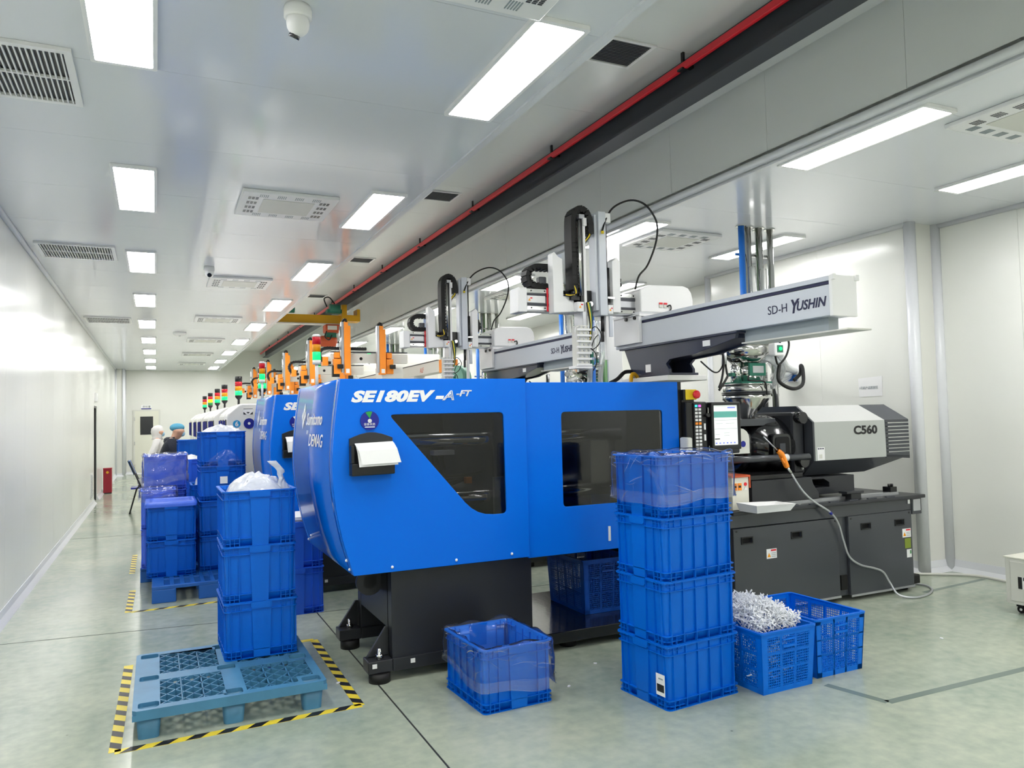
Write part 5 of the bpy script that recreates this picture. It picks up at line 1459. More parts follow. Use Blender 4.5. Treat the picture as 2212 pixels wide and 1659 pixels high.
    MB().tube([(3.76, Y0 - .088, 2.46), (3.79, Y0 - .095, 2.47), (3.8, Y0 - .09, 2.44), (3.78, Y0 - .085, 2.42)], .006, 6).build('cable', 'rubber', t)
    # gripper tool hanging from the main arm
    MB().box(2.925, Y0 - .17, 2.26, 2.957, Y0 - .03, 2.38).build('wrist', 'alu', t, .004)
    tl = MB().box(2.862, Y0 - .2, 1.95, 2.957, Y0 - .1, 2.27).build('gripper_block', 'off_white', t, .004)
    for k in range(7):
        MB().box(2.845, Y0 - .215, 1.965 + k * .044, 2.968, Y0 - .2, 1.98 + k * .044).build('gripper_bar', 'white', tl)
        for q in range(3): MB().cyl((2.872 + q * .038, Y0 - .206, 1.993 + k * .044), (2.872 + q * .038, Y0 - .2, 1.993 + k * .044), .008, n=8).build('vacuum_cup', 'alu', tl)
    MB().box(2.83, Y0 - .21, 1.945, 2.97, Y0 - .1, 1.965).build('gripper_plate', 'white', tl)
    for (m, off) in (('rubber', 0), ('yellow', .012), ('teal', .022), ('rubber', .03)):
        MB().tube([(2.965 + off, Y0 - .16, 2.45), (2.975 + off, Y0 - .17, 2.36), (2.985 + off * .5, Y0 - .17, 2.28), (2.97 + off * .6, Y0 - .18, 2.2), (2.965, Y0 - .18, 2.14)], .006, 6).build('cable', m, t)
    MB().tube([(2.96, Y0 - .2, 2.22), (3.0, Y0 - .22, 2.26), (3.05, Y0 - .22, 2.2), (3.02, Y0 - .22, 2.12), (2.97, Y0 - .21, 2.09), (2.99, Y0 - .21, 2.16), (3.03, Y0 - .21, 2.2)], .004, 6).build('cable', 'rubber', t)
    MB().tube([(2.96, Y0 - .2, 2.1), (3.0, Y0 - .21, 2.06), (3.01, Y0 - .21, 1.99), (2.985, Y0 - .2, 1.93)], .004, 6).build('cable', 'rubber', t)
    MB().tube([(2.87, Y0 - .2, 2.26), (2.835, Y0 - .21, 2.25), (2.83, Y0 - .21, 2.2), (2.85, Y0 - .2, 2.17)], .003, 6).build('cable', 'white', t)
    for k in range(2): MB().box(2.97, Y0 - .2, 1.97 + k * .06, 2.99, Y0 - .18, 2.01 + k * .06).build('valve', 'teal', tl)
    # sub-arm gripper
    MB().cyl((3.145, Y0 - .09, 2.24), (3.145, Y0 - .09, 2.36), .014, n=10).build('sprue_gripper', 'black', t)
    MB().box(3.13, Y0 - .1, 2.16, 3.15, Y0 - .08, 2.24).build('sprue_finger', 'black', t)
    MB().box(3.165, Y0 - .11, 2.02, 3.19, Y0 - .08, 2.36).build('sub_arm_blade', 'white', t)
    MB().box(3.195, Y0 - .115, 2.2, 3.225, Y0 - .09, 2.36).build('air_cylinder', 'beam_grey', t)
    # cables under the beam
    MB().tube([(3.72, 4.6, 1.98), (3.86, 4.62, 1.9), (3.93, 4.62, 1.93), (3.98, 4.62, 2.05)], .006, 6).build('cable', 'rubber', t)
    MB().tube([(3.95, 4.62, 2.05), (3.94, 4.6, 1.97), (3.9, 4.58, 1.85), (3.86, 4.57, 1.78)], .009, 6).build('cable', 'rubber', t)
    MB().tube([(3.97, 4.63, 2.04), (3.965, 4.6, 1.9), (3.95, 4.58, 1.86), (3.86, 4.57, 1.76)], .009, 6).build('cable', 'rubber', t)
    MB().cyl((3.96, 4.62, 1.96), (3.965, 4.62, 2.06), .02, n=10).build('cable_gland', 'alu', t)
    MB().tube([(3.5, 5.2, 1.94), (3.4, 5.15, 1.93), (3.3, 5.1, 1.875), (3.2, 5.05, 1.84)], .016, 8).build('cable', 'rubber', t)
    MB().tube([(3.5, 5.1, 1.87), (3.45, 5.08, 1.91), (3.4, 5.05, 1.9), (3.37, 5.02, 1.83)], .016, 8).build('cable', 'crane_yellow', t)
    return t
rob = make_robot()
dup(rob, 'second white and grey take-out robot with overhead beam, behind the nearest one', off=(0, 2.92, 0))

# orange robots farther down the row
def make_orange():
    t = thing('takeout_robot', '', 'robot', (2.6, 10.8, 1.8), group='orange take-out robots')
    Y = 10.6
    MB().box(3.38, 9.45, 2.21, 3.55, 11.35, 2.36).build('beam', 'off_white', t, .004)
    MB().box(3.385, 9.6, 2.362, 3.545, 11.35, 2.375).build('beam_rail', 'rail_dark', t)
    MB().box(3.36, 9.3, 2.19, 3.57, 9.45, 2.36).build('end_cap', 'orange', t, .006)
    text('ALF', .1, 'orange_red', 'lettering', t, (3.379, 10.3, 2.24), LEFT, .1, 1.0, 0)
    MB().box(3.38, 10.6, 1.8, 3.55, 11.2, 2.21).build('pedestal', 'white', t)
    MB().box(2.2, Y + .02, 2.40, 3.3, Y + .12, 2.53).build('cross_rail', 'off_white', t)
    for x in (2.62, 3.0): MB().cyl((x, Y + .021, 2.46), (x, Y + .015, 2.46), .022, n=14).build('rail_hole', 'void', t)
    MB().box(2.2, Y + .02, 2.545, 3.3, Y + .1, 2.56).build('rail_band', 'rail_dark', t)
    chain([(2.7, Y + .06, 2.6), (2.35, Y + .06, 2.6), (2.12, Y + .06, 2.6), (2.05, Y + .06, 2.52), (2.1, Y + .06, 2.42), (2.2, Y + .06, 2.4)], .08, .035, 'cable_chain', 'rubber', t)
    for x, tp in ((2.28, 2.94), (2.78, 2.90)):
        MB().box(x + .08, Y - .1, 2.23, x + .17, Y - .0, tp - .03).build('arm_cover', 'orange', t, .006)
        MB().box(x + .045, Y - .09, 2.26, x + .076, Y - .02, tp + .02).build('arm_profile', 'alu', t)
        MB().box(x + .085, Y - .08, tp - .029, x + .14, Y - .02, tp + .02).build('arm_head', 'orange', t)
        chain([(x + .07, Y - .0, tp - .2), (x + .075, Y - .0, tp + .0), (x + .1, Y - .0, tp + .06), (x + .13, Y - .0, tp + .04), (x + .135, Y - .0, tp - .1)], .06, .025, 'cable_chain', 'rubber', t)
        s = -1 if x < 2.5 else 1
        gx = x - .06 if s < 0 else x + .18
        MB().box(gx, Y - .08, 2.24, gx + .1, Y + .01, 2.45).build('gear_case', 'orange', t, .006)
        MB().box(gx + .01, Y - .07, 2.46, gx + .085, Y + .0, 2.54).build('gear_top', 'orange', t, .006)
        MB().box(gx + .04, Y - .13, 2.31, gx + .12, Y - .085, 2.37).build('servo_motor', 'black', t, .006)
        MB().box(x + .1, Y - .102, 2.25, x + .15, Y - .1, 2.31).build('sticker', 'white', t)
    MB().box(2.08, Y - .0, 2.36, 2.16, Y + .1, 2.48).build('rail_end', 'orange', t, .006)
    MB().cyl((2.32, Y - .05, 2.42), (2.32, Y - .05, 2.9), .02, n=10).build('guide_rod', 'steel', t)
    MB().box(2.2, Y - .06, 2.2, 2.3, Y + .0, 2.36).build('lower_block', 'black', t)
    MB().box(2.9, Y - .06, 2.18, 3.2, Y + .3, 2.34).build('control_box', 'off_white', t)
    return t
org = make_orange()
org['label'] = 'orange and white take-out robot nearest the white robots'
for k, l in ((1, 'second orange take-out robot, behind the signal tower of the first machine'), (2, 'third orange take-out robot along the row'), (3, 'fourth orange take-out robot along the row'), (4, 'farthest orange take-out robot, its tip beside the black signal tower')):
    dup(org, l, off=(-.03 * k, 2.45 * k, -.01))
for x, k in ((2.64, 0), (3.1, 1), (2.7, 2)):
    t = thing('signal_lamp', ('green signal lamp beside the nearest orange robot arm', 'green lamp on the second orange robot', 'green lamp on the third orange robot')[k], 'lamp', (x + .3, 10.75 + 2.45 * k, 2.57))
    MB().cyl((x + .3, 10.75 + 2.45 * k, 2.57), (x + .3, 10.75 + 2.45 * k, 2.66), .012, n=8).build('stem', 'alu', t)
    MB().lathe([(.03, 2.66), (.032, 2.76), (.02, 2.79)], (x + .3, 10.75 + 2.45 * k, 0), 14).build('lens_cap', 'green_lit', t)
# cream dryer hoods between the robots
for k, (x, y, l) in enumerate(((3.75, 13.0, 'cream control cabinet behind the nearest orange robot'), (3.65, 15.4, 'second cream control cabinet in the robot row'))):
    t = thing('dryer_cabinet', l, 'cabinet', (x + .35, y + .3, 0))
    MB().box(x, y, 0, x + .9, y + .7, 2.75).build('case', 'cream', t, .02)
    MB().box(x + .05, y - .006, 1.6, x + .85, y, 2.6).build('door_leaf', 'off_white', t, .003)
    MB().box(x + .8, y - .03, 2.0, x + .82, y - .006, 2.2).build('handle', 'black', t)
t = thing('exhaust_drum', 'round pale green drum magazine beside the second robot gripper', 'drum', (3.24, 8.5, 1.842))
MB().cyl((3.19, 8.47, 2.06), (3.32, 8.53, 2.06), .16, n=28).build('drum', 'pale_green', t)
MB().box(3.1, 8.42, 1.842, 3.36, 8.6, 1.9).build('stand', 'off_white', t)
MB().box(3.16, 8.46, 1.9, 3.2, 8.5, 2.0).build('bracket', 'alu', t)

# ================================================================== WHITE MACHINES
def make_white():
    t = thing('moulding_machine', '', 'machine', (2.2, 10.0, 0), group='white moulding machines')
    Y0, Y1 = 9.3, 10.5
    pr = [(.735, .65), (.735, 1.675), (.75, 1.705), (.865, 1.80), (.9, 1.815), (3.3, 1.815), (3.3, .65)]
    MB().prism(pr, 'y', Y0, Y1).build('body', 'white_mach', t, .012)
    MB().prism([(.728, .65), (.728, 1.68), (.745, 1.71), (.862, 1.81), (.9, 1.823), (1.2, 1.823), (1.2, .65)], 'y', Y0 + .3, Y0 + .33).build('frame_rib', 'white_mach', t, .004)
    MB().box(.85, Y0 + .1, 0, 3.2, Y1 - .1, .65).build('base', 'charcoal', t, .006)
    MB().box(1.52, Y0 - .012, .75, 2.6, Y0 - .001, 1.72).build('door_panel', 'white_mach', t, .004)
    MB().box(1.7, Y0 - .016, 1.0, 2.4, Y0 - .012, 1.6).build('window_pane', 'lens', t)
    for y in (Y0 + .08, Y0 + .45, Y0 + .8):
        MB().box(.722, y, 1.33, .734, y + .14, 1.64).build('window_pane', 'lens', t, .003)
        MB().box(.712, y + .14, 1.34, .734, y + .153, 1.63).build('grip_rail', 'navy_decal', t)
    MB().box(.78, Y0 - .02, 1.2, .8, Y0 - .001, 1.44).build('handle', 'alu', t)
    return t
wm = make_white()
wms = [wm]
for k in range(1, 6): wms.append(copy_tree(wm))
ordw = ['white moulding machine numbered six, right behind the second blue one', 'second white moulding machine in the far row', 'third white moulding machine in the far row', 'fourth white moulding machine in the far row', 'fifth white moulding machine in the far row', 'farthest white moulding machine beside the man']
wy = [0, 2.1, 3.6, 5.4, 7.2, 9.4]
for k, o in enumerate(wms):
    o.location = Vector((2.2, 10.0 + wy[k], 0)) + Vector((0, 0, 0)); o['label'] = ordw[k]; o['group'] = 'white moulding machines'
def number_disc(k, num, label):
    y = 9.3 + wy[k] - .004
    t = thing('number_disc', label, 'sign', (.84, y, 1.52), group='round number discs on the white machines')
    MB().cyl((.84, y + .003, 1.588), (.84, y - .002, 1.588), .042, n=28).build('disc', 'sky_decal', t)
    text(num, .075, 'white', 'lettering', t, (.84, y - .003, 1.562), FRONT, 0, 1.0, .003, align='CENTER')
number_disc(0, '6', 'light blue disc with white 6 on the nearest white machine')
number_disc(1, '5', 'light blue disc with white 5 on the second white machine')
number_disc(2, '4', 'light blue disc with white 4 on the third white machine')
t = thing('status_dial', 'navy round status dial on the nearest white machine, half hidden', 'sign', (.975, 9.29, 1.5))
MB().cyl((.975, 9.297, 1.59), (.975, 9.288, 1.59), .06, n=28).build('dial', 'navy_decal', t)
MB().cyl((.975, 9.288, 1.59), (.975, 9.286, 1.59), .015, n=16).build('hub', 'white', t)
nx = .91
t = thing('notice_card', 'white notice card with black chevron on the nearest white machine', 'sign', (nx + .05, 9.297, 1.66))
MB().box(nx, 9.294, 1.69, nx + .11, 9.297, 1.765).build('card', 'paper', t)
for pts in ([(nx + .003, 1.725), (nx + .003, 1.693), (nx + .038, 1.693)], [(nx + .107, 1.725), (nx + .107, 1.693), (nx + .072, 1.693)], [(nx + .035, 1.722), (nx + .075, 1.722), (nx + .055, 1.702)]):
    MB().prism(pts, 'y', 9.292, 9.294).build('printed_block', 'ink', t)
MB().box(nx + .003, 9.292, 1.757, nx + .107, 9.294, 1.762).build('printed_line', 'ink', t)

# ================================================================== SIGNAL TOWERS
def tower(x, y, z, label, kind, lit='green', s=1.0):
    t = thing('signal_tower', label, 'signal light', (x, y, z), group='signal towers on the machines')
    if kind == 'white':
        MB().cyl((x, y, z), (x, y, z + .17), .012, n=10).build('pole', 'white', t)
        MB().cyl((x, y, z + .17), (x, y, z + .2), .03, n=16).build('base_ring', 'white', t)
        zz = z + .2; r = .03; hs = .055
        seq = [('green_lit', .06), ('amber_glass', hs), ('red_glass', hs)]
        for m, h_ in seq:
            MB().lathe([(r, zz), (r, zz + h_ - .004), (r * .94, zz + h_)], (x, y, 0), 18).build({'green_lit': 'green_lens', 'amber_glass': 'amber_lens', 'red_glass': 'red_lens'}[m], m, t); zz += h_
        MB().lathe([(r, zz), (r, zz + .01), (r * .7, zz + .018)], (x, y, 0), 18).build('top_cap', 'white', t)
    else:
        st = .07 * s
        MB().cyl((x, y, z), (x, y, z + st), .014 * s, n=8).build('pole', 'black', t)
        MB().lathe([(.02 * s, z + st), (.042 * s, z + st + .03 * s), (.042 * s, z + st + .05 * s)], (x, y, 0), 16).build('base_ring', 'black', t)
        zz = z + st + .05 * s
        seq = [('green_lit' if lit == 'green' else 'green_glass', .055), ('amber_lit' if lit == 'amber' else 'amber_glass', .055), ('red_glass', .055), ('black', .065)]
        for i, (m, h_) in enumerate(seq):
            MB().cyl((x, y, zz), (x, y, zz + h_ * s - .002), .042 * s, n=16).build(('green_lens', 'amber_lens', 'red_lens', 'top_cap')[i], m, t); zz += h_ * s
tower(1.06, 5.62, 1.841, 'white signal tower lit green on top of the nearest blue machine', 'white')
tower(1.0, 8.27, 1.841, 'white signal tower lit green on the second blue machine', 'white')
tl = ['black signal tower lit green at the rear of the second blue machine', 'black signal tower lit green on the nearest white machine', 'black signal tower lit green, third of the black ones', 'black signal tower lit green, fourth of the black ones', 'black signal tower lit amber among the black ones', 'farthest black signal tower, lit green']
for k, (x, y, z) in enumerate(((1.03, 8.52, 1.841), (.915, 9.85, 1.816), (.915, 11.95, 1.816), (.915, 13.4, 1.816), (.915, 15.2, 1.816), (.915, 17.0, 1.816))):
    tower(x, y, z, tl[k], 'black', 'amber' if k == 4 else 'green')

# ================================================================== PIPES AND WALL ITEMS
def riser(dy, label):
    t = thing('pipe_rack', label, 'pipes', (5.35, 5.75 + dy, 0), group='pipe racks hanging from the ceiling')
    for (x, y, r, m) in ((5.17, 5.72, .03, 'pipe_blue'), (5.27, 5.74, .03, 'steel'), (5.33, 5.82, .028, 'hose_green'), (5.40, 5.73, .034, 'steel'), (5.46, 5.82, .02, 'steel'), (5.55, 5.74, .032, 'steel')):
        MB().cyl((x, y + dy, 0.9 if m == 'pipe_blue' else .9), (x, y + dy, ZC), r, n=14).build('pipe', m, t)
        MB().cyl((x, y + dy, ZC - .008), (x, y + dy, ZC - .001), r + .022, n=14).build('ceiling_flange', 'steel', t)
    for z in (3.13, 2.3, 1.75): MB().box(5.12, 5.76 + dy, z - .012, 5.62, 5.79 + dy, z + .012).build('pipe_clamp', 'chrome', t)
    MB().tube([(5.27, 5.70 + dy, 3.0), (5.28, 5.68 + dy, 2.7), (5.33, 5.66 + dy, 2.4), (5.25, 5.5 + dy, 2.2), (5.0, 5.3 + dy, 2.13)], .034, 10).build('suction_hose', 'tube_clear', t)
    MB().tube([(5.40, 5.69 + dy, 2.98), (5.38, 5.67 + dy, 2.7), (5.36, 5.64 + dy, 2.3), (5.3, 5.5 + dy, 2.12), (5.05, 5.35 + dy, 2.05)], .034, 10).build('suction_hose', 'tube_clear', t)
    return t
pr_ = riser(0, 'steel, blue and green pipes dropping from the ceiling behind the hopper')
dup(pr_, 'second group of ceiling pipes between the two white robots', off=(-.15, 3.4, 0))
dup(pr_, 'third group of ceiling pipes behind the second white robot', off=(-.15, 6.4, 0))
dup(pr_, 'fourth group of ceiling pipes behind the orange robots', off=(-.15, 9.2, 0))
dup(pr_, 'farthest group of ceiling pipes along the right wall', off=(-.15, 12.0, 0))
t = thing('white_duct', 'tall white duct column with slanting clear hoses between the robots', 'duct', (4.18, 6.5, 0))
MB().box(4.16, 6.6, 0, 4.34, 6.78, 3.39).build('duct', 'white', t, .01)
MB().tube([(3.92, 6.47, 2.52), (3.88, 6.38, 2.3), (3.7, 6.2, 1.9), (3.66, 6.1, 1.2)], .026, 10).build('hose', 'tube_clear', t)
MB().tube([(3.99, 6.47, 2.52), (3.97, 6.38, 2.25), (3.82, 6.2, 1.9), (3.78, 6.1, 1.2)], .026, 10).build('hose', 'tube_clear', t)
MB().cyl((3.93, 6.51, 0), (3.93, 6.51, 2.6), .026, n=12).build('pipe', 'pipe_blue', t)
MB().cyl((4.05, 6.49, 0), (4.05, 6.49, 2.22), .028, n=12).build('pipe', 'hose_green', t)
MB().box(3.88, 6.46, 2.6, 4.16, 6.61, 2.64).build('bracket', 'white', t)
XW = XC - .001
t = thing('notice_sheet', 'white paper notice with faint Chinese characters taped to the right wall', 'sign', (XW, 5.56, 1.72))
MB().add([(XW - .003, 5.705, 1.715), (XW - .003, 5.425, 1.72), (XW - .003, 5.42, 1.922), (XW - .003, 5.71, 1.908), (XW - .001, 5.705, 1.715), (XW - .001, 5.425, 1.72), (XW - .001, 5.42, 1.922), (XW - .001, 5.71, 1.908)], [(0, 1, 2, 3), (7, 6, 5, 4), (0, 4, 5, 1), (1, 5, 6, 2), (2, 6, 7, 3), (3, 7, 4, 0)]).build('sheet', 'paper', t)
text('1号机产品暂放区', .034, 'channel', 'lettering', t, (XW - .0045, 5.70, 1.795), LEFT, 0, .9, 0)
t = thing('wall_port', 'white and blue hose port plate on the right wall', 'port', (XW, 6.6, 1.9))
MB().prism(fillet([(6.50, 1.91), (6.72, 1.92), (6.72, 2.12), (6.50, 2.11)], .04), 'x', XW - .02, XW - .001).build('plate', 'white', t, .004)
MB().box(XW - .024, 6.53, 1.93, XW - .02, 6.69, 2.0).build('blue_panel', 'pipe_blue', t)
for pts in ([(4.95, 5.35, 2.15), (5.25, 5.6, 2.16), (5.6, 5.85, 2.1), (6.05, 6.2, 2.0), (6.4, 6.45, 2.0), (XW - .01, 6.62, 2.06)],
            [(5.25, 5.62, 2.42), (5.55, 5.8, 2.36), (5.9, 6.05, 2.22), (6.25, 6.3, 2.08), (XW - .01, 6.58, 2.05)],
            [(4.95, 5.4, 2.05), (5.3, 5.75, 1.88), (5.65, 6.0, 1.82), (6.1, 6.3, 1.9), (XW - .01, 6.64, 2.02)],
            [(4.95, 5.45, 1.98), (5.3, 5.8, 1.82), (5.7, 6.05, 1.77), (6.15, 6.35, 1.87), (XW - .01, 6.66, 1.99)]):
    MB().tube(pts, .04, 12).build('port_hose', 'hose_white', t)

# ================================================================== THINGS ON THE CABINET DECK
t = thing('heater_controller', 'small cream temperature controller with orange edge and red displays', 'controller', (4.13, 4.72, .832))
MB().box(4.03, 4.66, .832, 4.195, 4.9, 1.085).build('case', 'cream', t, .004)
MB().box(4.02, 4.65, 1.085, 4.205, 4.91, 1.1).box(4.195, 4.65, 1.0, 4.205, 4.91, 1.085).build('edge_guard', 'orange_red', t)
for x in (4.04, 4.085): MB().box(x, 4.655, .985, x + .035, 4.66, 1.04).build('display', 'orange', t)
for x in (4.045, 4.09): MB().box(x, 4.6535, 1.005, x + .022, 4.655, 1.022).build('digit_window', 'ink', t)
MB().cyl((4.16, 4.655, 1.03), (4.16, 4.66, 1.03), .014, n=14).build('sticker', 'red', t)
MB().prism([(4.142, .985), (4.178, .985), (4.16, 1.013)], 'y', 4.656, 4.66).build('sticker', 'white', t)
t = thing('paper_tray', 'shallow white paper tray lying on the cabinet edge', 'tray', (4.25, 4.55, .832))
def quadbox(lo, hi, nm, m, par):
    MB().loft([lo, hi], False).build(nm, m, par)
xa, xb, ya, yb = 4.05, 4.38, 4.42, 4.61
v0 = [(xa, ya, .834), (xb, ya, .834), (xb, yb, .834), (xa, yb, .834)]
v1 = [(xa - .03, ya - .03, .895), (xb + .04, ya - .02, .885), (xb + .04, yb + .0, .885), (xa - .03, yb + .0, .9)]
v2 = [(xa - .022, ya - .024, .894), (xb + .032, ya - .014, .884), (xb + .032, yb - .006, .884), (xa - .022, yb - .006, .899)]
v3 = [(xa + .004, ya + .004, .84), (xb - .004, ya + .004, .84), (xb - .004, yb - .004, .84), (xa + .004, yb - .004, .84)]
MB().loft([v0, v1, v2, v3], False, True).build('tray_body', 'paper', t)
t = thing('plastic_pouch', 'flat clear pouch with pink sheet beside the paper tray', 'pouch', (4.6, 4.68, .832))
MB().prism([(4.46, 4.64), (4.72, 4.65), (4.70, 4.715), (4.48, 4.715)], 'z', .8315, .8365).build('pink_sheet', 'film_white', t)
MB().prism([(4.44, 4.638), (4.74, 4.645), (4.72, 4.718), (4.46, 4.718)], 'z', .837, .839).build('film', 'film', t)

# air gun hanging over the slide bar, hose to the floor
t = thing('air_gun', 'orange air blow gun with grey coiled hose draped over the cabinet', 'air gun', (4.6, 4.68, 1.15))
MB().cyl((4.40, 4.70, 1.39), (4.50, 4.66, 1.28), .006, n=8).build('nozzle', 'alu', t)
MB().loft([[Vector((4.50, 4.66, 1.28)) + Vector((.5 * a, 0, .6 * b)) * .04 for a, b in ((-1, 0), (0, 1), (1, 0), (0, -1))], [Vector((4.545, 4.66, 1.245)) + Vector((a, 0, b)) * .032 for a, b in ((-1, -.3), (0, 1), (1, .3), (0, -1))], [Vector((4.58, 4.655, 1.15)) + Vector((a, 0, b)) * .02 for a, b in ((-1, -.3), (0, 1), (1, .3), (0, -1))]], True).build('grip_back', 'orange', t)
MB().tube([(4.505, 4.655, 1.272), (4.54, 4.65, 1.24), (4.565, 4.648, 1.19), (4.585, 4.645, 1.14)], .02, 10).build('grip', 'orange', t)
MB().tube([(4.525, 4.64, 1.215), (4.535, 4.635, 1.19), (4.55, 4.64, 1.18)], .009, 6).build('trigger', 'orange', t)
MB().cyl((4.585, 4.645, 1.14), (4.62, 4.64, 1.09), .013, n=10).build('coupling', 'steel', t)
MB().tube([(4.62, 4.64, 1.09), (4.70, 4.61, .95), (4.80, 4.585, .855), (4.96, 4.575, .76), (5.06, 4.59, .66), (5.12, 4.6, .52), (5.18, 4.6, .38), (5.3, 4.6, .30), (5.46, 4.6, .255), (5.57, 4.6, .21), (5.62, 4.58, .12), (5.64, 4.52, .03), (5.72, 4.44, .011), (5.9, 4.45, .011), (6.1, 4.55, .011), (6.2, 4.68, .011), (6.16, 4.8, .011), (6.06, 4.9, .011)], .009, 10).build('air_hose', 'alu', t)
MB().cyl((4.955, 4.575, .763), (4.975, 4.577, .745), .012, n=8).build('hose_joint', 'navy_decal', t)
tag(centred(MB().tube([(6.3, 5.2, .014), (6.6, 5.0, .014), (6.9, 4.75, .014), (6.93, 4.5, .014), (6.88, 4.2, .014)], .012, 8).build('floor_cable', 'off_white')), 'pale cable lying on the floor toward the low cream cabinet', 'cable')

# low cabinet on casters at the right edge
t = thing('low_cabinet', 'low cream cabinet on black casters at the right edge', 'cabinet', (6.25, 3.5, 0))
MB().box(5.95, 3.1, .075, 6.55, 3.81, .42).build('case', 'off_white', t, .004)
MB().box(5.945, 3.09, .42, 6.56, 3.82, .432).build('top_plate', 'cream', t, .003)
MB().box(5.943, 3.14, .1, 5.949, 3.77, .40).build('side_panel', 'off_white', t, .003)
for x in (6.02, 6.48):
    for y in (3.16, 3.74):
        c_ = MB().box(x - .025, y - .025, .05, x + .025, y + .025, .074).build('caster_fork', 'black', t)
        MB().cyl((x - .012, y, .028), (x + .012, y, .028), .028, n=16).build('caster_wheel', 'rubber', c_)
        MB().cyl((x - .014, y, .028), (x + .014, y, .028), .01, n=10).build('caster_hub', 'white', c_)
MB().box(5.941, 3.45, .2, 5.943, 3.71, .29).build('warning_label', 'white', t)
MB().box(5.9395, 3.68, .2, 5.941, 3.71, .29).build('warning_strip', 'ink', t)
MB().box(5.9395, 3.62, .265, 5.941, 3.67, .29).build('warning_header', 'ink', t)
MB().prism([(3.625, .225), (3.665, .225), (3.645, .26)], 'x', 5.9395, 5.941).build('warning_triangle', 'amber_glass', t)

# ================================================================== BACKGROUND: red bin, chair, people
t = thing('extinguisher_box', 'dark red fire extinguisher box standing against the left wall', 'box', (-1.06, 20.6, 0))
MB().box(-1.135, 20.5, .02, -.955, 20.75, .58).build('case', 'dark_red', t, .006)
MB().box(-1.14, 20.49, .58, -.95, 20.76, .6).build('lid', 'dark_red', t, .004)
MB().cyl((-1.045, 20.499, .5), (-1.045, 20.494, .5), .03, n=16).build('badge', 'crane_yellow', t)
MB().box(-1.13, 20.51, 0, -.96, 20.74, .02).build('plinth', 'black', t)
t = thing('folding_chair', 'black folding chair with blue backrest beside the crates', 'chair', (-.27, 15.6, 0))
for y in (15.5, 15.9):
    MB().tube([(-.44, y, 0), (-.32, y, .45), (-.27, y, .5)], .014, 8, 4, False).build('leg', 'black', t)
    MB().tube([(-.1, y, 0), (-.24, y, .45), (-.44, y, .95)], .014, 8, 4, False).build('leg', 'black', t)
MB().box(-.42, 15.5, .44, -.08, 15.9, .47).build('seat', 'navy_decal', t, .01)
mb = MB().cbox((-.4, 15.7, .83), (.03, .4, .26), Matrix.Rotation(math.radians(-22), 3, 'Y')); mb.build('backrest', 'pipe_blue', t, .008)
MB().cbox((-.416, 15.7, .826), (.008, .42, .28), Matrix.Rotation(math.radians(-22), 3, 'Y')).build('back_frame', 'black', t)
MB().ball((-.2, 15.66, .56), (.12, .16, .09), 14, 10).build('folded_film', 'film_white', t)

def skin_mesh(name, joints, edges, m, par, sub=2, root=0):
    me = bpy.data.meshes.new(name)
    me.from_pydata([j[0] for j in joints], edges, [])
    ob = bpy.data.objects.new(name, me); COL.objects.link(ob)
    ob.parent = par
    me.materials.append(M[m])
    md = ob.modifiers.new('skin', 'SKIN'); md.use_smooth_shade = True
    for i, j in enumerate(joints):
        r = j[1] if hasattr(j[1], '__len__') else (j[1], j[1])
        me.skin_vertices[0].data[i].radius = r
        me.skin_vertices[0].data[i].use_root = (i == root)
    sd = ob.modifiers.new('subsurf', 'SUBSURF'); sd.levels = sub; sd.render_levels = sub
    return ob
def loop_mesh(name, prof, m, par, n=20):
    """closed surface of stacked ellipses: (cx, cy, z, rx, ry)"""
    L_ = [[(cx + rx * math.cos(2 * PI * i / n), cy + ry * math.sin(2 * PI * i / n), z) for i in range(n)] for cx, cy, z, rx, ry in prof]
    return MB().loft(L_, True).build(name, m, par, world=False)
def hand(par, wrist, palm_dir, side, m):
    """palm with four unequal bent fingers and a thumb, local coordinates"""
    w_ = Vector(wrist); d = Vector(palm_dir).normalized(); s = Vector(side).normalized(); n = d.cross(s).normalized()
    J = [(tuple(w_), (.024, .018)), (tuple(w_ + d * .05), (.034, .015)), (tuple(w_ + d * .09), (.036, .014))]; E = [(0, 1), (1, 2)]
    for k, (o, ln) in enumerate(((-.027, .06), (-.009, .072), (.009, .068), (.026, .052))):
        b = len(J); base = w_ + d * .095 + s * o
        J += [(tuple(base), .0095), (tuple(base + d * ln * .55 + n * .012), .0088), (tuple(base + d * ln * .85 + n * .035), .008)]
        E += [(2, b), (b, b + 1), (b + 1, b + 2)]
    b = len(J); base = w_ + d * .03 - s * .032
    J += [(tuple(base), .012), (tuple(base + d * .03 - s * .018 + n * .01), .0105), (tuple(base + d * .055 - s * .02 + n * .02), .009)]
    E += [(1, b), (b, b + 1), (b + 1, b + 2)]
    return skin_mesh('hand', J, E, m, par, 1)
def face(par, c, look, m_eye='ink', scale=1.0):
    """eyes, nose, ears on a head centred at c looking along `look` (horizontal)"""
    l = Vector(look).normalized(); s = Vector((-l.y, l.x, 0)); c = Vector(c)
    for q in (-1, 1):
        MB().ball(c + l * .056 + s * q * .03 + Vector((0, 0, .012)), (.008, .011, .006), 10, 6).build('eye', m_eye, par, world=False)
        MB().ball(c + s * q * .066 + Vector((0, 0, -.005)) - l * .012, (.016, .01, .028), 10, 8).build('ear', 'skin', par, world=False)
    MB().ball(c + l * .066 + Vector((0, 0, -.022)), (.014, .012, .022), 10, 8).build('nose', 'skin', par, world=False)

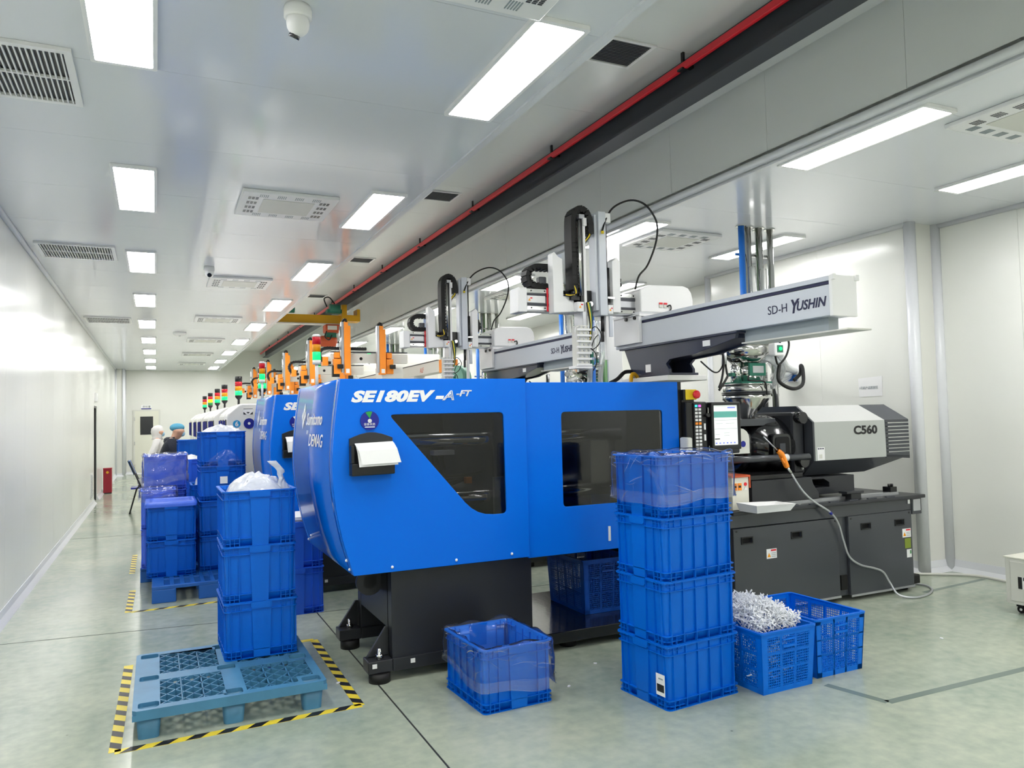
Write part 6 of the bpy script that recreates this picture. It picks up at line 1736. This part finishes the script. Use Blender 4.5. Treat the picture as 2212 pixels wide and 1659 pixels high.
# --- man in dark jacket, bent forward over a crate (local frame: +X is where he faces)
man = thing('person', 'man in dark hooded jacket, blue hair cap and mask bending over crates', 'person', (.18, 13.0, 0))
Hd = Vector((.185, -.02, 1.475))
J = [((0, 0, .92), (.13, .15)), ((.0, .09, .9), .09), ((.01, .1, .5), .06), ((-.02, .1, .09), .045), ((.12, .1, .035), .035),
     ((0, -.09, .9), .09), ((.01, -.1, .5), .06), ((-.02, -.1, .09), .045), ((.12, -.1, .035), .035),
     ((-.01, 0, 1.12), (.11, .15)), ((.03, 0, 1.32), (.10, .16)), ((.065, 0, 1.375), .06), ((.115, 0, 1.43), .075), ((.14, -.0, 1.485), (.12, .1)), ((.135, -.0, 1.545), (.11, .095)),
     ((.03, .18, 1.33), .055), ((.1, .21, 1.08), .042), ((.3, .16, 1.0), .032), ((.03, -.18, 1.33), .055), ((.1, -.22, 1.08), .042), ((.3, -.15, 1.0), .032)]
E_ = [(0, 1), (1, 2), (2, 3), (3, 4), (0, 5), (5, 6), (6, 7), (7, 8), (0, 9), (9, 10), (10, 11), (11, 12), (12, 13), (13, 14), (10, 15), (15, 16), (16, 17), (10, 18), (18, 19), (19, 20)]
skin_mesh('body', J, E_, 'skin', man)
jk = [((0, 0, .88), (.19, .2)), ((-.0, 0, 1.1), (.175, .2)), ((.03, 0, 1.3), (.155, .2)), ((.05, 0, 1.37), (.085, .09)),
      ((.03, .2, 1.33), .075), ((.09, .235, 1.08), .062), ((.26, .18, 1.01), .05), ((.03, -.2, 1.33), .075), ((.09, -.245, 1.08), .062), ((.26, -.17, 1.01), .05)]
skin_mesh('jacket', jk, [(0, 1), (1, 2), (2, 3), (2, 4), (4, 5), (5, 6), (2, 7), (7, 8), (8, 9)], 'jacket', man)
loop_mesh('hood', [(.0, 0, 1.29, .06, .1), (-.0, 0, 1.335, .078, .12), (.01, 0, 1.38, .082, .11), (.035, 0, 1.405, .07, .09)], 'jacket', man)
tr_ = [((0, 0, .9), (.14, .17)), ((.0, .095, .82), .1), ((.01, .1, .5), .078), ((-.02, .1, .1), .062), ((0, -.095, .82), .1), ((.01, -.1, .5), .078), ((-.02, -.1, .1), .062)]
skin_mesh('trousers', tr_, [(0, 1), (1, 2), (2, 3), (0, 4), (4, 5), (5, 6)], 'trouser', man)
for q in (-1, 1): MB().box(-.08, q * .1 - .045, 0, .17, q * .1 + .045, .07).build('shoe', 'black', man, .02, world=False)
face(man, (.15, 0, 1.495), (1, 0, -.0))
MB().ball((.118, 0, 1.548), (.108, .096, .068), 18, 10).build('hair_cap', 'cap', man, world=False)
MB().ball((.19, 0, 1.452), (.042, .058, .046), 16, 10).build('face_mask', 'mask', man, world=False)
for q in (-1, 1): MB().tube([(.21, q * .055, 1.46), (.17, q * .085, 1.475), (.14, q * .088, 1.485)], .003, 5).build('mask_strap', 'mask', man, world=False)
for q in (-1, 1): hand(man, (.3, .155 * q, 1.0), (1, 0, -.25), (0, 1, 0), 'skin')
# --- worker in white hooded coverall, walking away to the right
wk = thing('person', 'worker in white hooded cleanroom coverall standing near the far door', 'person', (.02, 15.2, 0))
J = [((0, 0, .9), (.12, .14)), ((.0, .09, .88), .085), ((.06, .1, .48), .058), ((.1, .1, .09), .042), ((.22, .1, .035), .034),
     ((0, -.09, .88), .085), ((-.03, -.1, .48), .058), ((-.1, -.1, .09), .042), ((.02, -.1, .035), .034),
     ((0, 0, 1.1), (.1, .14)), ((.0, 0, 1.27), (.095, .15)), ((.01, 0, 1.365), .05), ((.02, 0, 1.4), .06), ((.03, 0, 1.45), (.11, .09)), ((.03, 0, 1.51), (.1, .085)),
     ((.0, .17, 1.29), .05), ((-.06, .2, 1.04), .04), ((-.1, .2, .84), .03), ((.0, -.18, 1.29), .05), ((-.1, -.26, 1.06), .04), ((-.17, -.24, .9), .03)]
skin_mesh('body', J, E_, 'skin', wk)
ck = [((0, 0, .86), (.15, .17)), ((0, 0, 1.08), (.12, .165)), ((0, 0, 1.26), (.115, .175)), ((.01, 0, 1.36), .085),
      ((0, .18, 1.29), .07), ((-.06, .215, 1.04), .058), ((-.09, .21, .88), .05), ((0, -.19, 1.29), .07), ((-.1, -.27, 1.06), .058), ((-.15, -.25, .93), .05),
      ((0, .095, .8), .1), ((.06, .1, .48), .078), ((.1, .1, .1), .062), ((0, -.095, .8), .1), ((-.03, -.1, .48), .078), ((-.1, -.1, .1), .062)]
skin_mesh('coverall', ck, [(0, 1), (1, 2), (2, 3), (2, 4), (4, 5), (5, 6), (2, 7), (7, 8), (8, 9), (0, 10), (10, 11), (11, 12), (0, 13), (13, 14), (14, 15)], 'suit', wk)
loop_mesh('hood', [(0, 0, 1.33, .1, .11), (.0, 0, 1.37, .08, .085), (-.0, 0, 1.41, .092, .09), (-.005, 0, 1.47, .102, .098), (-.0, 0, 1.53, .098, .092), (.01, 0, 1.57, .07, .068), (.02, 0, 1.59, .02, .02)], 'suit', wk)
face(wk, (.035, 0, 1.465), (1, 0, 0))
MB().ball((.085, 0, 1.43), (.04, .058, .045), 14, 8).build('face_mask', 'mask', wk, world=False)
hand(wk, (-.1, .2, .84), (-.15, 0, -1), (1, 0, 0), 'suit'); hand(wk, (-.17, -.24, .9), (-.2, 0, -1), (1, 0, 0), 'suit')
for q, x in ((-1, -.1), (1, .12)): MB().box(x - .07, q * .1 - .045, 0, x + .17, q * .1 + .045, .08).build('shoe', 'white', wk, .02, world=False)

# small white chips on the floor
for i, (x, y) in enumerate(((2.2, 4.02), (4.9, 3.6), (2.55, 4.3), (1.0, 4.75))):
    tag(centred(MB().cbox((x, y, .004), (.022, .012, .006), Matrix.Rotation(.6 + i, 3, 'Z')).build('plastic_chip', 'sprue')), ('white plastic chip on the floor right of the lone crate', 'white plastic chip on the floor right of the baskets', 'white plastic chip on the floor behind the tall stack', 'white plastic chip near the machine foot')[i], 'plastic chip')
